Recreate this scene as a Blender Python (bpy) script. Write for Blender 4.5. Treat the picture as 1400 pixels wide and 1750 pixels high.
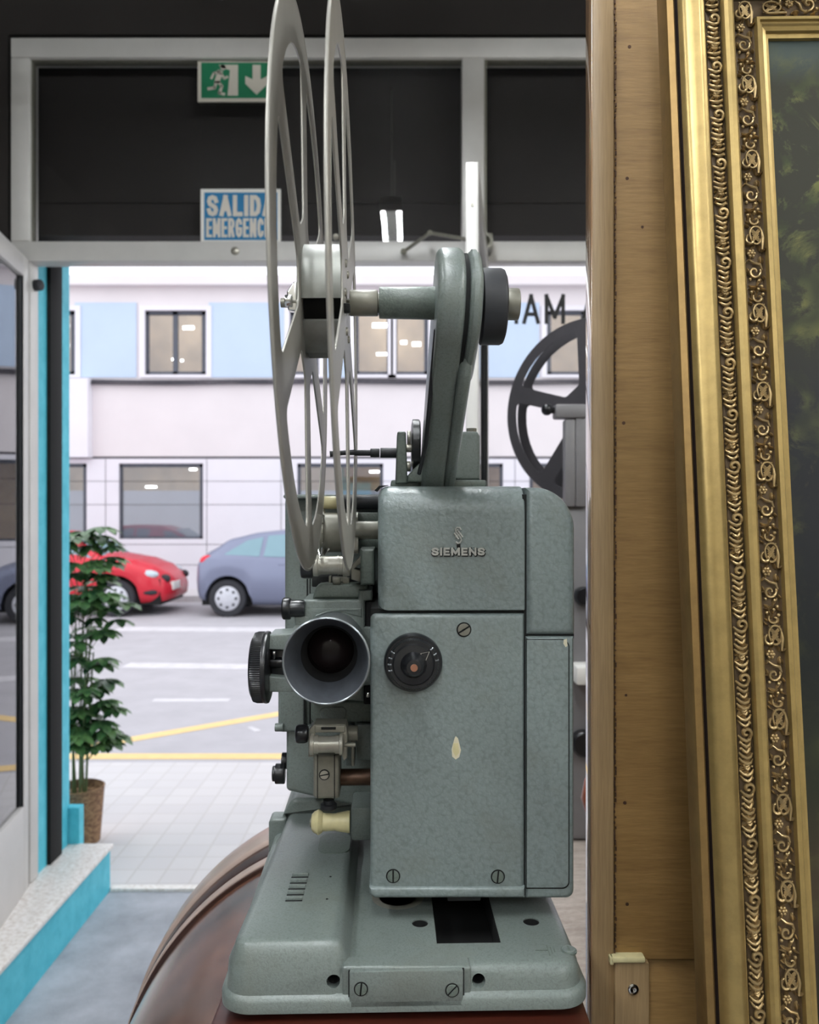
import bpy, bmesh, math, random
from mathutils import Vector, Matrix, noise
random.seed(7)
PI = math.pi
D = bpy.data
scn = bpy.context.scene
C = scn.collection
for o in list(D.objects): D.objects.remove(o)

# ------------------------------------------------------------------ camera, world, exposure
F = 1400.0; H = 1.65
cd = D.cameras.new('camera'); cam = D.objects.new('camera', cd); C.objects.link(cam)
cam.location = (0, 0, H); cam.rotation_euler = (PI/2, 0, 0)
cd.sensor_fit = 'HORIZONTAL'; cd.sensor_width = 36; cd.lens = 36*F/1400
cd.clip_start = 0.02; cd.clip_end = 200
cd.dof.use_dof = True; cd.dof.focus_distance = 0.60; cd.dof.aperture_fstop = 15
scn.camera = cam
scn.view_settings.view_transform = 'Standard'
scn.view_settings.look = 'None'
scn.view_settings.exposure = 0.0
scn.view_settings.gamma = 1.0
scn.view_settings.use_curve_mapping = False
world = D.worlds.new('overcast'); scn.world = world; world.use_nodes = True
bg = world.node_tree.nodes['Background']
bg.inputs[0].default_value = (0.93, 0.94, 1.0, 1); bg.inputs[1].default_value = 1.9
TUBE = 100.0        # radiance of the shop's fluorescent tubes

# ------------------------------------------------------------------ materials
def lin(c):
    return tuple(((v/255)/12.92 if v/255 <= .04045 else ((v/255+.055)/1.055)**2.4) for v in c)
class MatB:
    def __init__(s, name):
        s.m = D.materials.new(name); s.m.use_nodes = True
        s.n = s.m.node_tree.nodes; s.l = s.m.node_tree.links
        s.p = s.n['Principled BSDF']
    def new(s, t, **k):
        n = s.n.new(t)
        for a, b in k.items(): setattr(n, a, b)
        return n
    def coord(s, sc=(1,1,1), rot=(0,0,0)):
        t = s.new('ShaderNodeTexCoord'); m = s.new('ShaderNodeMapping')
        m.inputs['Scale'].default_value = sc; m.inputs['Rotation'].default_value = rot
        s.l.new(t.outputs['Object'], m.inputs['Vector']); return m.outputs[0]
    def noise(s, scale, detail=4, rough=.5, vec=None, dist=0):
        n = s.new('ShaderNodeTexNoise'); n.inputs['Scale'].default_value = scale
        n.inputs['Detail'].default_value = detail; n.inputs['Roughness'].default_value = rough
        n.inputs['Distortion'].default_value = dist
        s.l.new(vec if vec else s.coord(), n.inputs['Vector']); return n.outputs[0]
    def ramp(s, fac, stops):
        r = s.new('ShaderNodeValToRGB'); e = r.color_ramp.elements
        while len(e) < len(stops): e.new(.5)
        for i, (p, c) in enumerate(stops): e[i].position = p; e[i].color = (*c, 1)
        s.l.new(fac, r.inputs[0]); return r.outputs[0]
    def mix(s, fac, a, b, mode='MIX'):
        m = s.new('ShaderNodeMix', data_type='RGBA', blend_type=mode)
        for inp, v in ((m.inputs[0], fac), (m.inputs[6], a), (m.inputs[7], b)):
            if isinstance(v, (int, float)): inp.default_value = v
            elif isinstance(v, tuple): inp.default_value = (*v, 1)
            else: s.l.new(v, inp)
        return m.outputs[2]
    def bump(s, h, strength=.3, dist=.001):
        b = s.new('ShaderNodeBump'); b.inputs['Strength'].default_value = strength
        b.inputs['Distance'].default_value = dist
        s.l.new(h, b.inputs['Height']); s.l.new(b.outputs[0], s.p.inputs['Normal']); return b
    def set(s, color=None, rough=None, metal=None, spec=None, coat=None):
        if color is not None:
            if isinstance(color, tuple): s.p.inputs['Base Color'].default_value = (*color, 1)
            else: s.l.new(color, s.p.inputs['Base Color'])
        if rough is not None:
            if isinstance(rough, (int, float)): s.p.inputs['Roughness'].default_value = rough
            else: s.l.new(rough, s.p.inputs['Roughness'])
        if metal is not None: s.p.inputs['Metallic'].default_value = metal
        if spec is not None: s.p.inputs['Specular IOR Level'].default_value = spec
        if coat is not None: s.p.inputs['Coat Weight'].default_value = coat
        return s
def plain(name, rgb, rough=.5, metal=0, var=.12, nscale=8, spec=None):
    b = MatB(name); c = lin(rgb)
    n = b.noise(nscale, 5, .6)
    b.set(b.ramp(n, [(.3, tuple(v*(1-var) for v in c)), (.7, tuple(min(1, v*(1+var)) for v in c))]), rough, metal, spec)
    return b.m
def emit(name, rgb, strength):
    b = MatB(name); b.set((0,0,0)); b.p.inputs['Emission Color'].default_value = (*rgb, 1)
    b.p.inputs['Emission Strength'].default_value = strength; return b.m
def glass(name, tint=(1,1,1), ior=1.45, rough=0.0, extra=0.0):
    m = D.materials.new(name); m.use_nodes = True; n = m.node_tree.nodes; l = m.node_tree.links
    for x in list(n): n.remove(x)
    out = n.new('ShaderNodeOutputMaterial'); mx = n.new('ShaderNodeMixShader'); fr = n.new('ShaderNodeFresnel')
    tr = n.new('ShaderNodeBsdfTransparent'); gl = n.new('ShaderNodeBsdfGlossy')
    fr.inputs[0].default_value = ior; tr.inputs[0].default_value = (*tint, 1); gl.inputs['Roughness'].default_value = rough
    ad = n.new('ShaderNodeMath'); ad.operation = 'ADD'; ad.use_clamp = True; ad.inputs[1].default_value = extra
    l.new(fr.outputs[0], ad.inputs[0]); l.new(ad.outputs[0], mx.inputs[0])
    l.new(tr.outputs[0], mx.inputs[1]); l.new(gl.outputs[0], mx.inputs[2]); l.new(mx.outputs[0], out.inputs[0])
    return m

def hammered(name, rgb, scale=420, bs=.35, rough=.34):
    b = MatB(name); c = lin(rgb)
    vo = b.new('ShaderNodeTexVoronoi', feature='SMOOTH_F1'); vo.inputs['Scale'].default_value = scale
    vo.inputs['Smoothness'].default_value = .6
    wv = b.coord()
    nz = b.new('ShaderNodeTexNoise'); nz.inputs['Scale'].default_value = 260; nz.inputs['Detail'].default_value = 2
    b.l.new(wv, nz.inputs['Vector'])
    ad = b.new('ShaderNodeVectorMath', operation='MULTIPLY_ADD'); ad.inputs[1].default_value = (.006,)*3
    b.l.new(nz.outputs['Color'], ad.inputs[0]); b.l.new(wv, ad.inputs[2]); b.l.new(ad.outputs[0], vo.inputs['Vector'])
    base = b.ramp(vo.outputs['Distance'], [(.1, tuple(v*1.10 for v in c)), (.5, c), (.85, tuple(v*.80 for v in c))])
    big = b.noise(22, 5, .65)
    col = b.mix(b.ramp(big, [(.5, (0,0,0)), (.72, (.55,.55,.55))]), base, tuple(c[i]*(.86,.80,.74)[i] for i in range(3)))
    chips = b.noise(90, 6, .7)
    col = b.mix(b.ramp(chips, [(.70, (0,0,0)), (.74, (1,1,1))]), col, tuple(v*.45 for v in c))
    b.set(col, rough, 0.0, .55)
    mul = b.new('ShaderNodeMath', operation='MULTIPLY'); mul.inputs[1].default_value = -1
    b.l.new(vo.outputs['Distance'], mul.inputs[0]); b.bump(mul.outputs[0], bs, .0012)
    return b.m
M = {}
GREEN = (121, 132, 131)
M['hammer'] = hammered('hammered_green_paint', GREEN, 330, .22, .33)
M['green'] = hammered('smooth_shaded_green_paint', (113, 122, 118), 700, .10, .33)  # darker than the body paint; the chassis side's shade is in the tone
M['green_dark'] = hammered('worn_green_paint', (98, 108, 101), 500, .18, .42)
M['black'] = plain('black_bakelite', (26, 27, 30), .28, 0, .2, 60)
M['matteblack'] = plain('matte_black', (10, 10, 10), .8)
M['gap'] = plain('dark_gap', (14, 16, 15), .9)
M['steel'] = plain('dull_steel', (160, 157, 146), .32, .45, .12, 120)
M['nickel'] = plain('worn_shaded_nickel', (128, 126, 115), .38, .3, .16, 90)  # tone lowered to include the shade around the rollers
M['badgemetal'] = plain('badge_metal', (168, 168, 162), .35, .2, .1, 90)
M['chrome'] = plain('bright_metal', (215, 215, 212), .18, 1.0, .05, 60)
M['bronze'] = plain('dark_bronze', (88, 66, 52), .4, .6, .3, 120)
M['flange'] = plain('reel_aluminium', (168, 165, 157), .42, .35, .06, 30)
M['hub'] = plain('hub_aluminium', (138, 139, 133), .45, .4, .14, 80)
M['cream'] = plain('yellowed_nylon', (206, 196, 150), .35, 0, .1, 120)
M['rubber'] = plain('dark_rubber', (34, 36, 40), .55, 0, .1, 60)
M['lensmetal'] = plain('grey_lens_metal', (140, 145, 148), .33, .6, .08, 120)
M['lensin'] = plain('lens_inner_tube', (80, 84, 90), .5, .3, .15, 120)
M['paintchip'] = plain('paint_scar', (214, 206, 180), .6)
M['copper'] = plain('copper_insert', (170, 120, 96), .4, .6)
M['alu'] = plain('aluminium_frame', (208, 206, 202), .42, .1, .05, 6)
M['white'] = plain('white_plastic', (232, 230, 224), .4, 0, .03)
M['darkwall'] = plain('black_brown_wall', (35, 31, 29), .8, 0, .12, 5)
M['intwall'] = plain('pale_shop_wall', (190, 184, 172), .8, 0, .05, 3)
M['ceiling'] = plain('black_ceiling', (32, 30, 30), .7, 0, .1, 4)
M['glass'] = glass('window_glass')
M['doorglass'] = glass('door_glass', (.9, .95, .95), 1.6, 0, .25)

def teal():
    b = MatB('teal_paint'); n = b.noise(14, 8, .7); k = b.noise(60, 5, .7)
    c = b.ramp(n, [(.3, lin((64, 180, 200))), (.7, lin((98, 208, 226)))])
    c = b.mix(b.ramp(k, [(.66, (0,0,0)), (.74, (.7,.7,.7))]), c, lin((20, 84, 98)))
    b.set(c, .55); b.bump(n, .3, .002); return b.m
M['teal'] = teal()
def marble():
    b = MatB('speckled_marble')
    v = b.new('ShaderNodeTexVoronoi'); v.inputs['Scale'].default_value = 120; b.l.new(b.coord(), v.inputs['Vector'])
    n = b.noise(70, 5, .7)
    c = b.ramp(n, [(.34, lin((206, 198, 190))), (.5, lin((232, 228, 222))), (.64, lin((244, 242, 240)))])
    b.set(c, .35); return b.m
M['marble'] = marble()
def mat_floor():
    b = MatB('grey_floor_mat'); n = b.noise(5, 8, .65); k = b.noise(260, 3, .6)
    c = b.ramp(n, [(.3, lin((150, 155, 163))), (.7, lin((198, 203, 212)))])
    b.set(b.mix(.25, c, b.ramp(k, [(.3, (.08,.08,.09)), (.7, (.4,.4,.42))])), .75); b.bump(k, .3, .002); return b.m
M['floor'] = mat_floor()
def paving():
    b = MatB('pavement_slabs')
    br = b.new('ShaderNodeTexBrick'); br.offset = 0.0
    br.inputs['Scale'].default_value = 1; br.inputs['Brick Width'].default_value = .14; br.inputs['Row Height'].default_value = .14
    br.inputs['Mortar Size'].default_value = .006; br.inputs['Mortar Smooth'].default_value = .5
    br.inputs['Color1'].default_value = (*lin((208, 205, 205)), 1); br.inputs['Color2'].default_value = (*lin((202, 199, 200)), 1)
    br.inputs['Mortar'].default_value = (*lin((194, 190, 188)), 1)
    b.l.new(b.coord(), br.inputs['Vector']); b.set(br.outputs[0], .8); return b.m
M['paving'] = paving()
M['road'] = plain('asphalt', (176, 174, 178), .85, 0, .07, 3)
M['roadmark'] = plain('worn_white_paint', (205, 203, 206), .8)
M['yellow'] = plain('yellow_road_paint', (232, 200, 140), .8, 0, .06, 10)
M['facade'] = plain('pinkish_render', (222, 216, 217), .85, 0, .03, 1)
M['facade2'] = plain('pale_white_render', (226, 224, 230), .85, 0, .03, 1)
M['blue'] = plain('pale_blue_panel', (184, 202, 224), .4, 0, .03, 1)
M['winframe'] = plain('dark_window_frame', (78, 82, 92), .5)
M['beigeint'] = plain('office_interior', (196, 172, 138), .8, 0, .2, 2)
M['blind'] = plain('frosted_lower_film', (178, 180, 186), .4, 0, .05, 2)
M['cable'] = plain('dark_cable', (70, 68, 74), .7)
def wood(name, a, c, sc, rough=.6, bs=.25, knots=True, rot=(0,0,0)):
    b = MatB(name); v = b.coord(sc, rot)
    n = b.noise(6, 8, .65, v, .6); f = b.noise(40, 4, .6, v)
    col = b.ramp(n, [(.28, lin(a)), (.5, tuple((x+y)/2 for x, y in zip(lin(a), lin(c)))), (.72, lin(c))])
    col = b.mix(.35, col, b.ramp(f, [(.3, tuple(x*.55 for x in lin(a))), (.7, lin(c))]))
    if knots:
        k = b.noise(3.1, 2, .4, b.coord((1,1,3)))
        col = b.mix(b.ramp(k, [(.70, (0,0,0)), (.76, (.55,.55,.55))]), col, tuple(x*.4 for x in lin(a)))
    b.set(col, rough); b.bump(f, bs, .0006); return b.m
M['ply'] = wood('plywood_face', (128, 96, 50), (160, 126, 74), (1.2, 1, 13))
M['pine'] = wood('pine_edge', (134, 108, 72), (162, 136, 100), (14, 14, .7), .45, .1, False)
M['mahog'] = wood('red_wood_top', (48, 20, 14), (78, 36, 26), (2, 10, 2), .3, .05, False)
def lacquer():
    b = MatB('brown_lacquer'); n = b.noise(4, 5, .6, b.coord((1, 5, 5)))
    b.set(b.ramp(n, [(.3, lin((66, 46, 40))), (.7, lin((132, 92, 74)))]), .25, 0, 1.0, 1.0); b.p.inputs['Coat IOR'].default_value = 2.0
    b.p.inputs['Coat Roughness'].default_value = .18; return b.m
M['lacquer'] = lacquer()
M['lacquerdark'] = plain('dark_lacquer', (52, 28, 20), .25, 0, .1, 20)
M['lacquerlight'] = plain('pale_sheen_lacquer', (176, 156, 146), .22, 0, .1, 20)  # pale tone puts the rim's reflected light into the colour
def varnish():
    b = MatB('glossy_varnished_edge'); b.set(lin((176, 140, 104)), .12, 0, 1.0, 1.0); b.p.inputs['Coat IOR'].default_value = 2.2; b.p.inputs['Coat Roughness'].default_value = .08; return b.m
M['varnish'] = varnish()
def gold(name, rgb, rough, dirt):
    b = MatB(name); c = lin(rgb); n = b.noise(70, 6, .7)
    col = b.ramp(n, [(.35, tuple(v*(1-dirt) for v in c)), (.6, c)])
    b.set(col, rough, .62); b.bump(n, .08, .0006); return b.m
M['gold'] = gold('gilt_moulding', (172, 147, 92), .38, .18)
M['golddark'] = gold('antique_gilt_relief', (182, 156, 110), .32, .3)
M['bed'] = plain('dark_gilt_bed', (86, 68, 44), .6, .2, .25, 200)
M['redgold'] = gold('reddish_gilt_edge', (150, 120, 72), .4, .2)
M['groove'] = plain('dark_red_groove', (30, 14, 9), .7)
def painting():
    b = MatB('landscape_painting')
    co = b.new('ShaderNodeTexCoord').outputs['Object']
    sx = b.new('ShaderNodeSeparateXYZ'); b.l.new(co, sx.inputs[0])
    n = b.noise(26, 8, .7, co, .4); v = b.new('ShaderNodeTexVoronoi', feature='SMOOTH_F1')
    v.inputs['Scale'].default_value = 60; b.l.new(co, v.inputs['Vector'])
    zr = b.new('ShaderNodeMapRange'); zr.inputs[1].default_value = -.66; zr.inputs[2].default_value = 0
    b.l.new(sx.outputs[2], zr.inputs[0])
    ground = b.ramp(zr.outputs[0], [(0, lin((22, 20, 20))), (.12, lin((60, 50, 36))), (.22, lin((36, 38, 26))), (.35, lin((18, 22, 22))), (.6, lin((34, 34, 38))), (.68, lin((44, 44, 36))), (.95, lin((46, 46, 34))), (1, lin((74, 86, 84)))])
    leaf = b.ramp(v.outputs['Distance'], [(.1, lin((120, 122, 66))), (.5, lin((58, 64, 38))), (.8, lin((30, 31, 22)))])
    m1 = b.ramp(n, [(.47, (0,0,0)), (.56, (1,1,1))])
    m2 = b.ramp(zr.outputs[0], [(.02, (.15,.15,.15)), (.3, (.08,.08,.08)), (.5, (.2,.2,.2)), (.72, (.5,.5,.5)), (.85, (1,1,1)), (.95, (.9,.9,.9)), (.985, (.1,.1,.1))])
    mm = b.mix(1.0, m1, m2, 'MULTIPLY')
    b.set(b.mix(mm, ground, leaf), .62, 0, .3); b.bump(n, .2, .0008); return b.m
M['painting'] = painting()
def leafm():
    b = MatB('glossy_leaf'); n = b.noise(12, 3, .6)
    b.set(b.ramp(n, [(.35, lin((38, 72, 44))), (.65, lin((104, 140, 82)))]), .35); return b.m
M['leaf'] = leafm()
M['stem'] = plain('green_brown_stem', (96, 108, 66), .6)
def basket():
    b = MatB('woven_basket'); w = b.new('ShaderNodeTexBrick'); w.inputs['Scale'].default_value = 30
    w.inputs['Color1'].default_value = (*lin((178, 140, 100)), 1); w.inputs['Color2'].default_value = (*lin((120, 84, 58)), 1)
    w.inputs['Mortar'].default_value = (*lin((60, 38, 26)), 1); w.inputs['Mortar Size'].default_value = .03
    t = b.new('ShaderNodeTexCoord'); b.l.new(t.outputs['UV'], w.inputs['Vector'])
    b.set(w.outputs[0], .7); b.bump(w.outputs['Fac'], -.5, .004); return b.m
M['basket'] = basket()
M['carred'] = plain('red_car_paint', (206, 42, 58), .25, 0, .03, 1); 
M['cargrey'] = plain('grey_blue_car_paint', (128, 134, 156), .28, .3, .03, 1)
M['carglass'] = plain('car_window_glass', (126, 158, 168), .08, 0, .1, 1)
M['tyre'] = plain('tyre_rubber', (42, 43, 48), .7)
M['hubcap'] = plain('silver_hubcap', (200, 202, 208), .35, .3)
M['taillight'] = plain('red_tail_light', (220, 40, 60), .2)
M['headlight'] = plain('clear_headlight', (190, 205, 212), .15)
M['signgreen'] = plain('sign_green', (22, 122, 84), .5, 0, .04)
M['signblue'] = plain('sign_blue', (22, 118, 168), .5, 0, .04)
M['signwhite'] = plain('sign_pale', (214, 208, 196), .5, 0, .04)
M['blackletter'] = plain('black_vinyl', (16, 16, 18), .5)
M['greybody'] = plain('grey_enamel', (122, 120, 122), .45, .1, .06, 20)
M['darkreel'] = plain('dark_grey_reel', (78, 76, 80), .4, .4, .08, 20)
M['paletop'] = wood('pale_table_top', (150, 132, 120), (196, 186, 176), (3, 12, 3), .4, .05, False)
M['terracotta'] = plain('brown_orange_glaze', (150, 78, 52), .25, 0, .1, 20)

# ------------------------------------------------------------------ mesh builder
def round_poly(pts, rad, seg=6):
    n = len(pts); out = []
    if isinstance(rad, (int, float)): rad = [rad]*n
    for i in range(n):
        p = Vector(pts[i]); a = Vector(pts[i-1]) - p; c = Vector(pts[(i+1) % n]) - p
        r = rad[i]
        if r <= 0: out.append(tuple(p)); continue
        la, lc = a.length, c.length; a.normalize(); c.normalize()
        ang = a.angle(c); t = r/math.tan(ang/2); t = min(t, la*.49, lc*.49); r = t*math.tan(ang/2)
        bis = (a+c).normalized(); cen = p + bis*(r/math.sin(ang/2))
        s = p + a*t - cen; e = p + c*t - cen
        a0 = math.atan2(s.y, s.x); da = math.atan2(e.y, e.x) - a0
        while da > PI: da -= 2*PI
        while da < -PI: da += 2*PI
        for k in range(seg+1):
            th = a0 + da*k/seg; out.append((cen.x + r*math.cos(th), cen.y + r*math.sin(th)))
    return out
def rect(a0, b0, a1, b1): return [(a0, b0), (a1, b0), (a1, b1), (a0, b1)]
def circ(ca, cb, r, n=32): return [(ca+r*math.cos(2*PI*k/n), cb+r*math.sin(2*PI*k/n)) for k in range(n)]
def inset(pts, d):
    n = len(pts); ar = sum(pts[i-1][0]*pts[i][1]-pts[i][0]*pts[i-1][1] for i in range(n))
    s = 1 if ar > 0 else -1; out = []
    for i in range(n):
        p0, p, p1 = Vector(pts[i-1]), Vector(pts[i]), Vector(pts[(i+1) % n])
        a = p-p0; b = p1-p
        if a.length < 1e-9: a = b
        if b.length < 1e-9: b = a
        a.normalize(); b.normalize()
        na = Vector((-a.y, a.x)); nb = Vector((-b.y, b.x)); m = na+nb
        if m.length < 1e-6: m = na
        m.normalize(); k = max(.35, m.dot(na)); q = p + m*(s*d/k); out.append((q.x, q.y))
    return out
class MB:
    def __init__(s): s.bm = bmesh.new(); s.mi = 0; s.T = None; s.loose = []
    def m(s, i): s.mi = i; return s
    def face(s, vs):
        try:
            f = s.bm.faces.new(vs); f.material_index = s.mi; return f
        except ValueError: return None
    def v(s, p):
        p = Vector(p)
        if s.T is not None: p = s.T @ p
        return s.bm.verts.new(p)
    def loft(s, rings, close=True, cap0=True, cap1=True):
        R = [[s.v(p) for p in r] for r in rings]; n = len(R[0])
        for a, b in zip(R, R[1:]):
            for i in range(n if close else n-1):
                j = (i+1) % n; s.face((a[i], a[j], b[j], b[i]))
        if cap0 and close: s.face(R[0][::-1])
        if cap1 and close: s.face(R[-1])
        return s
    def stack(s, pts, axis, levels):
        """levels: list of (position along axis, inset)"""
        def P(a, b, d): return {'X': (d, a, b), 'Y': (a, d, b), 'Z': (a, b, d)}[axis]
        return s.loft([[P(a, b, d) for a, b in (inset(pts, i) if i else pts)] for d, i in levels])
    def prism(s, pts, axis, d0, d1, bev=0, bev1=None, seg=4):
        if bev1 is None: bev1 = 0
        sg = 1 if d1 > d0 else -1; lv = []
        if bev > 0:
            for k in range(seg+1):
                t = PI/2*k/seg; lv.append((d0 + sg*bev*(1-math.sin(t)), bev*(1-math.cos(t))))
            lv = lv[::-1]
        else: lv = [(d0, 0)]
        if bev1 > 0:
            for k in range(seg+1):
                t = PI/2*k/seg; lv.append((d1 - sg*bev1*(1-math.sin(t)), bev1*(1-math.cos(t))))
        else: lv.append((d1, 0))
        return s.stack(pts, axis, lv)
    def box(s, x0, x1, y0, y1, z0, z1, bev=0, seg=2):
        if x0 > x1: x0, x1 = x1, x0
        if y0 > y1: y0, y1 = y1, y0
        if z0 > z1: z0, z1 = z1, z0
        bev = min(bev, (x1-x0)*.45, (y1-y0)*.45, (z1-z0)*.45)
        t = bmesh.new(); bmesh.ops.create_cube(t, size=1)
        for v in t.verts: v.co = Vector(((x0+x1)/2+v.co.x*(x1-x0), (y0+y1)/2+v.co.y*(y1-y0), (z0+z1)/2+v.co.z*(z1-z0)))
        if bev > 0: bmesh.ops.bevel(t, geom=t.edges[:], offset=bev, segments=seg, affect='EDGES', profile=.5)
        return s.absorb(t)
    def absorb(s, t):
        mp = {v: s.v(v.co) for v in t.verts}
        for f in t.faces: s.face([mp[v] for v in f.verts])
        t.free(); return s
    def lathe(s, o, axis, prof, seg=36, cap0=True, cap1=True, knurl=0):
        """prof: (distance along axis, radius)"""
        o = Vector(o); ax = Vector(axis).normalized()
        u = ax.orthogonal().normalized()
        if abs(ax.x) > .99: u = Vector((0, 0, 1))
        if abs(ax.y) > .99: u = Vector((1, 0, 0))
        w = ax.cross(u)
        rings = []
        for d, r in prof:
            ring = []
            for k in range(seg):
                t = 2*PI*k/seg; rr = r*(1 - (knurl if k % 2 else 0))
                ring.append(o + ax*d + (u*math.cos(t)+w*math.sin(t))*max(rr, 1e-5))
            rings.append(ring)
        return s.loft(rings, True, cap0, cap1)
    def cyl(s, p0, p1, r, r1=None, seg=24, bev=0):
        p0 = Vector(p0); p1 = Vector(p1); L = (p1-p0).length; r1 = r if r1 is None else r1
        if bev: pr = [(0, r-bev), (bev*.3, r-bev*.3), (bev, r), (L-bev, r1), (L-bev*.3, r1-bev*.3), (L, r1-bev)]
        else: pr = [(0, r), (L, r1)]
        return s.lathe(p0, p1-p0, pr, seg)
    def tube(s, pts, r, seg=8, close=False):
        pts = [Vector(p) for p in pts]; n = len(pts); rings = []
        rr = r if isinstance(r, (list, tuple)) else [r]*n
        up = None
        for i in range(n):
            if close: t = (pts[(i+1) % n]-pts[i-1])
            else: t = pts[min(i+1, n-1)]-pts[max(i-1, 0)]
            t.normalize()
            if up is None: up = t.orthogonal().normalized()
            else:
                up = up - t*up.dot(t)
                up = up.normalized() if up.length > 1e-6 else t.orthogonal().normalized()
            w = t.cross(up)
            rings.append([pts[i] + (up*math.cos(2*PI*k/seg)+w*math.sin(2*PI*k/seg))*rr[i] for k in range(seg)])
        if close: rings.append(rings[0]); return s.loft(rings, True, False, False)
        return s.loft(rings)
    def ball(s, c, r, sx=1, sy=1, sz=1, u=16, v=10):
        t = bmesh.new(); bmesh.ops.create_uvsphere(t, u_segments=u, v_segments=v, radius=r)
        for q in t.verts: q.co = Vector((c[0]+q.co.x*sx, c[1]+q.co.y*sy, c[2]+q.co.z*sz))
        return s.absorb(t)
    def poly(s, pts): s.face([s.v(p) for p in pts]); return s
    def build(s, name, mats, parent=None, smooth=40, origin=None, merge=True):
        if merge: bmesh.ops.remove_doubles(s.bm, verts=s.bm.verts, dist=1e-6)
        bmesh.ops.recalc_face_normals(s.bm, faces=s.bm.faces)
        me = D.meshes.new(name)
        if origin is not None:
            for v in s.bm.verts: v.co -= Vector(origin)
        s.bm.to_mesh(me); s.bm.free()
        if not isinstance(mats, (list, tuple)): mats = [mats]
        for m in mats: me.materials.append(M[m] if isinstance(m, str) else m)
        if smooth:
            me.polygons.foreach_set('use_smooth', [True]*len(me.polygons)); me.set_sharp_from_angle(angle=math.radians(smooth))
        o = D.objects.new(name, me); C.objects.link(o)
        if origin is not None: o.location = origin
        if parent: o.parent = parent
        return o
def tag(o, label=None, cat=None, group=None, kind=None):
    if label: o['label'] = label
    if cat: o['category'] = cat
    if group: o['group'] = group
    if kind: o['kind'] = kind
    return o
def thing(name, label, cat, loc=(0,0,0), rot=(0,0,0), group=None):
    o = D.objects.new(name, None); C.objects.link(o); o.location = loc; o.rotation_euler = rot
    o.empty_display_size = .1
    return tag(o, label, cat, group)
def struct(o): o['kind'] = 'structure'; return o
def cut(o, cutters):
    """carve the cutters out of o once, then throw the cutters away"""
    bpy.context.view_layer.update()
    for c in cutters:
        md = o.modifiers.new('cut', 'BOOLEAN'); md.operation = 'DIFFERENCE'; md.object = c; md.solver = 'EXACT'
    bpy.context.view_layer.update()
    dg = bpy.context.evaluated_depsgraph_get()
    me = D.meshes.new_from_object(o.evaluated_get(dg)); o.modifiers.clear(); o.data = me
    me.set_sharp_from_angle(angle=math.radians(40))
    for c in cutters: D.objects.remove(c)
    return o
GLY = {'S': (1, [[(1, .78), (.86, .94), (.5, 1), (.14, .94), (0, .76), (.12, .60), (.5, .5), (.88, .40), (1, .24), (.86, .06), (.5, 0), (.14, .06), (0, .22)]]),
 'A': (1.1, [[(0, 0), (.5, 1)], [(.5, 1), (1, 0)], [(.2, .30), (.8, .30)]]), 'M': (1.3, [[(0, 0), (0, 1)], [(0, 1), (.5, .2)], [(.5, .2), (1, 1)], [(1, 1), (1, 0)]]),
 'N': (1.05, [[(0, 0), (0, 1)], [(0, 1), (1, 0)], [(1, 0), (1, 1)]]), 'H': (1, [[(0, 0), (0, 1)], [(1, 0), (1, 1)], [(0, .5), (1, .5)]]), 'I': (0, [[(.5, 0), (.5, 1)]]),
 'E': (.85, [[(0, 0), (0, 1)], [(0, 1), (1, 1)], [(0, 0), (1, 0)], [(0, .5), (.9, .5)]]), 'L': (.8, [[(0, 1), (0, 0)], [(0, 0), (1, 0)]]),
 'D': (1, [[(0, 0), (0, 1)], [(0, 1), (.5, 1), (.86, .86), (1, .5), (.86, .14), (.5, 0), (0, 0)]]),
 'R': (1, [[(0, 0), (0, 1)], [(0, 1), (.6, 1), (.94, .9), (1, .75), (.94, .6), (.6, .5), (0, .5)], [(.55, .5), (1, 0)]]),
 'G': (1.05, [[(1, .78), (.84, .94), (.5, 1), (.14, .88), (0, .5), (.14, .12), (.5, 0), (.84, .06), (1, .2), (1, .45)], [(1, .45), (.6, .45)]]),
 'C': (1.0, [[(1, .78), (.84, .94), (.5, 1), (.14, .88), (0, .5), (.14, .12), (.5, 0), (.84, .06), (1, .22)]])}
def lettering(name, body, total, height, thick, mat, parent, mtx, depth=.0008, gap=.5, upto=None):
    """bold sans capitals; total = full width, height = cap height, centred at the matrix origin"""
    ws = [.55 if c == ' ' else GLY[c][0] for c in body]
    n = len(body); k = (total - n*thick - (n-1)*gap*thick)/sum(ws)
    m = MB(); x = -total/2; step = 0
    for c, w in zip(body, ws):
        if c != ' ':
            for st_ in GLY[c][1]:
                P = [Vector((x+thick/2+a*w*k, (b-.5)*(height-thick))) for a, b in st_]
                d0 = (P[1]-P[0]).normalized(); d1 = (P[-1]-P[-2]).normalized()
                P[0] = P[0]-d0*thick*.5; P[-1] = P[-1]+d1*thick*.5
                rings = []; step += 1; zf = depth*(1+.012*(step % 9))
                for i, p in enumerate(P):
                    a = (P[i]-P[i-1]).normalized() if i else (P[1]-P[0]).normalized()
                    b = (P[i+1]-P[i]).normalized() if i < len(P)-1 else a
                    t = (a+b).normalized(); nn = Vector((-t.y, t.x))/max(.6, t.dot(a))*thick/2
                    rings.append([mtx @ Vector((p.x+nn.x, p.y+nn.y, -depth)), mtx @ Vector((p.x+nn.x, p.y+nn.y, zf)), mtx @ Vector((p.x-nn.x, p.y-nn.y, zf)), mtx @ Vector((p.x-nn.x, p.y-nn.y, -depth))])
                m.loft(rings)
        x += thick + w*k + gap*thick
    return m.build(name, mat, parent, 0, merge=False)
FRONT = Matrix.Rotation(PI/2, 4, 'X')      # text lying in XY -> upright, facing the camera (-Y)

def W(px, py, s): return Vector(((px-700)/F*s, s, H+(875-py)/F*s))

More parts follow.
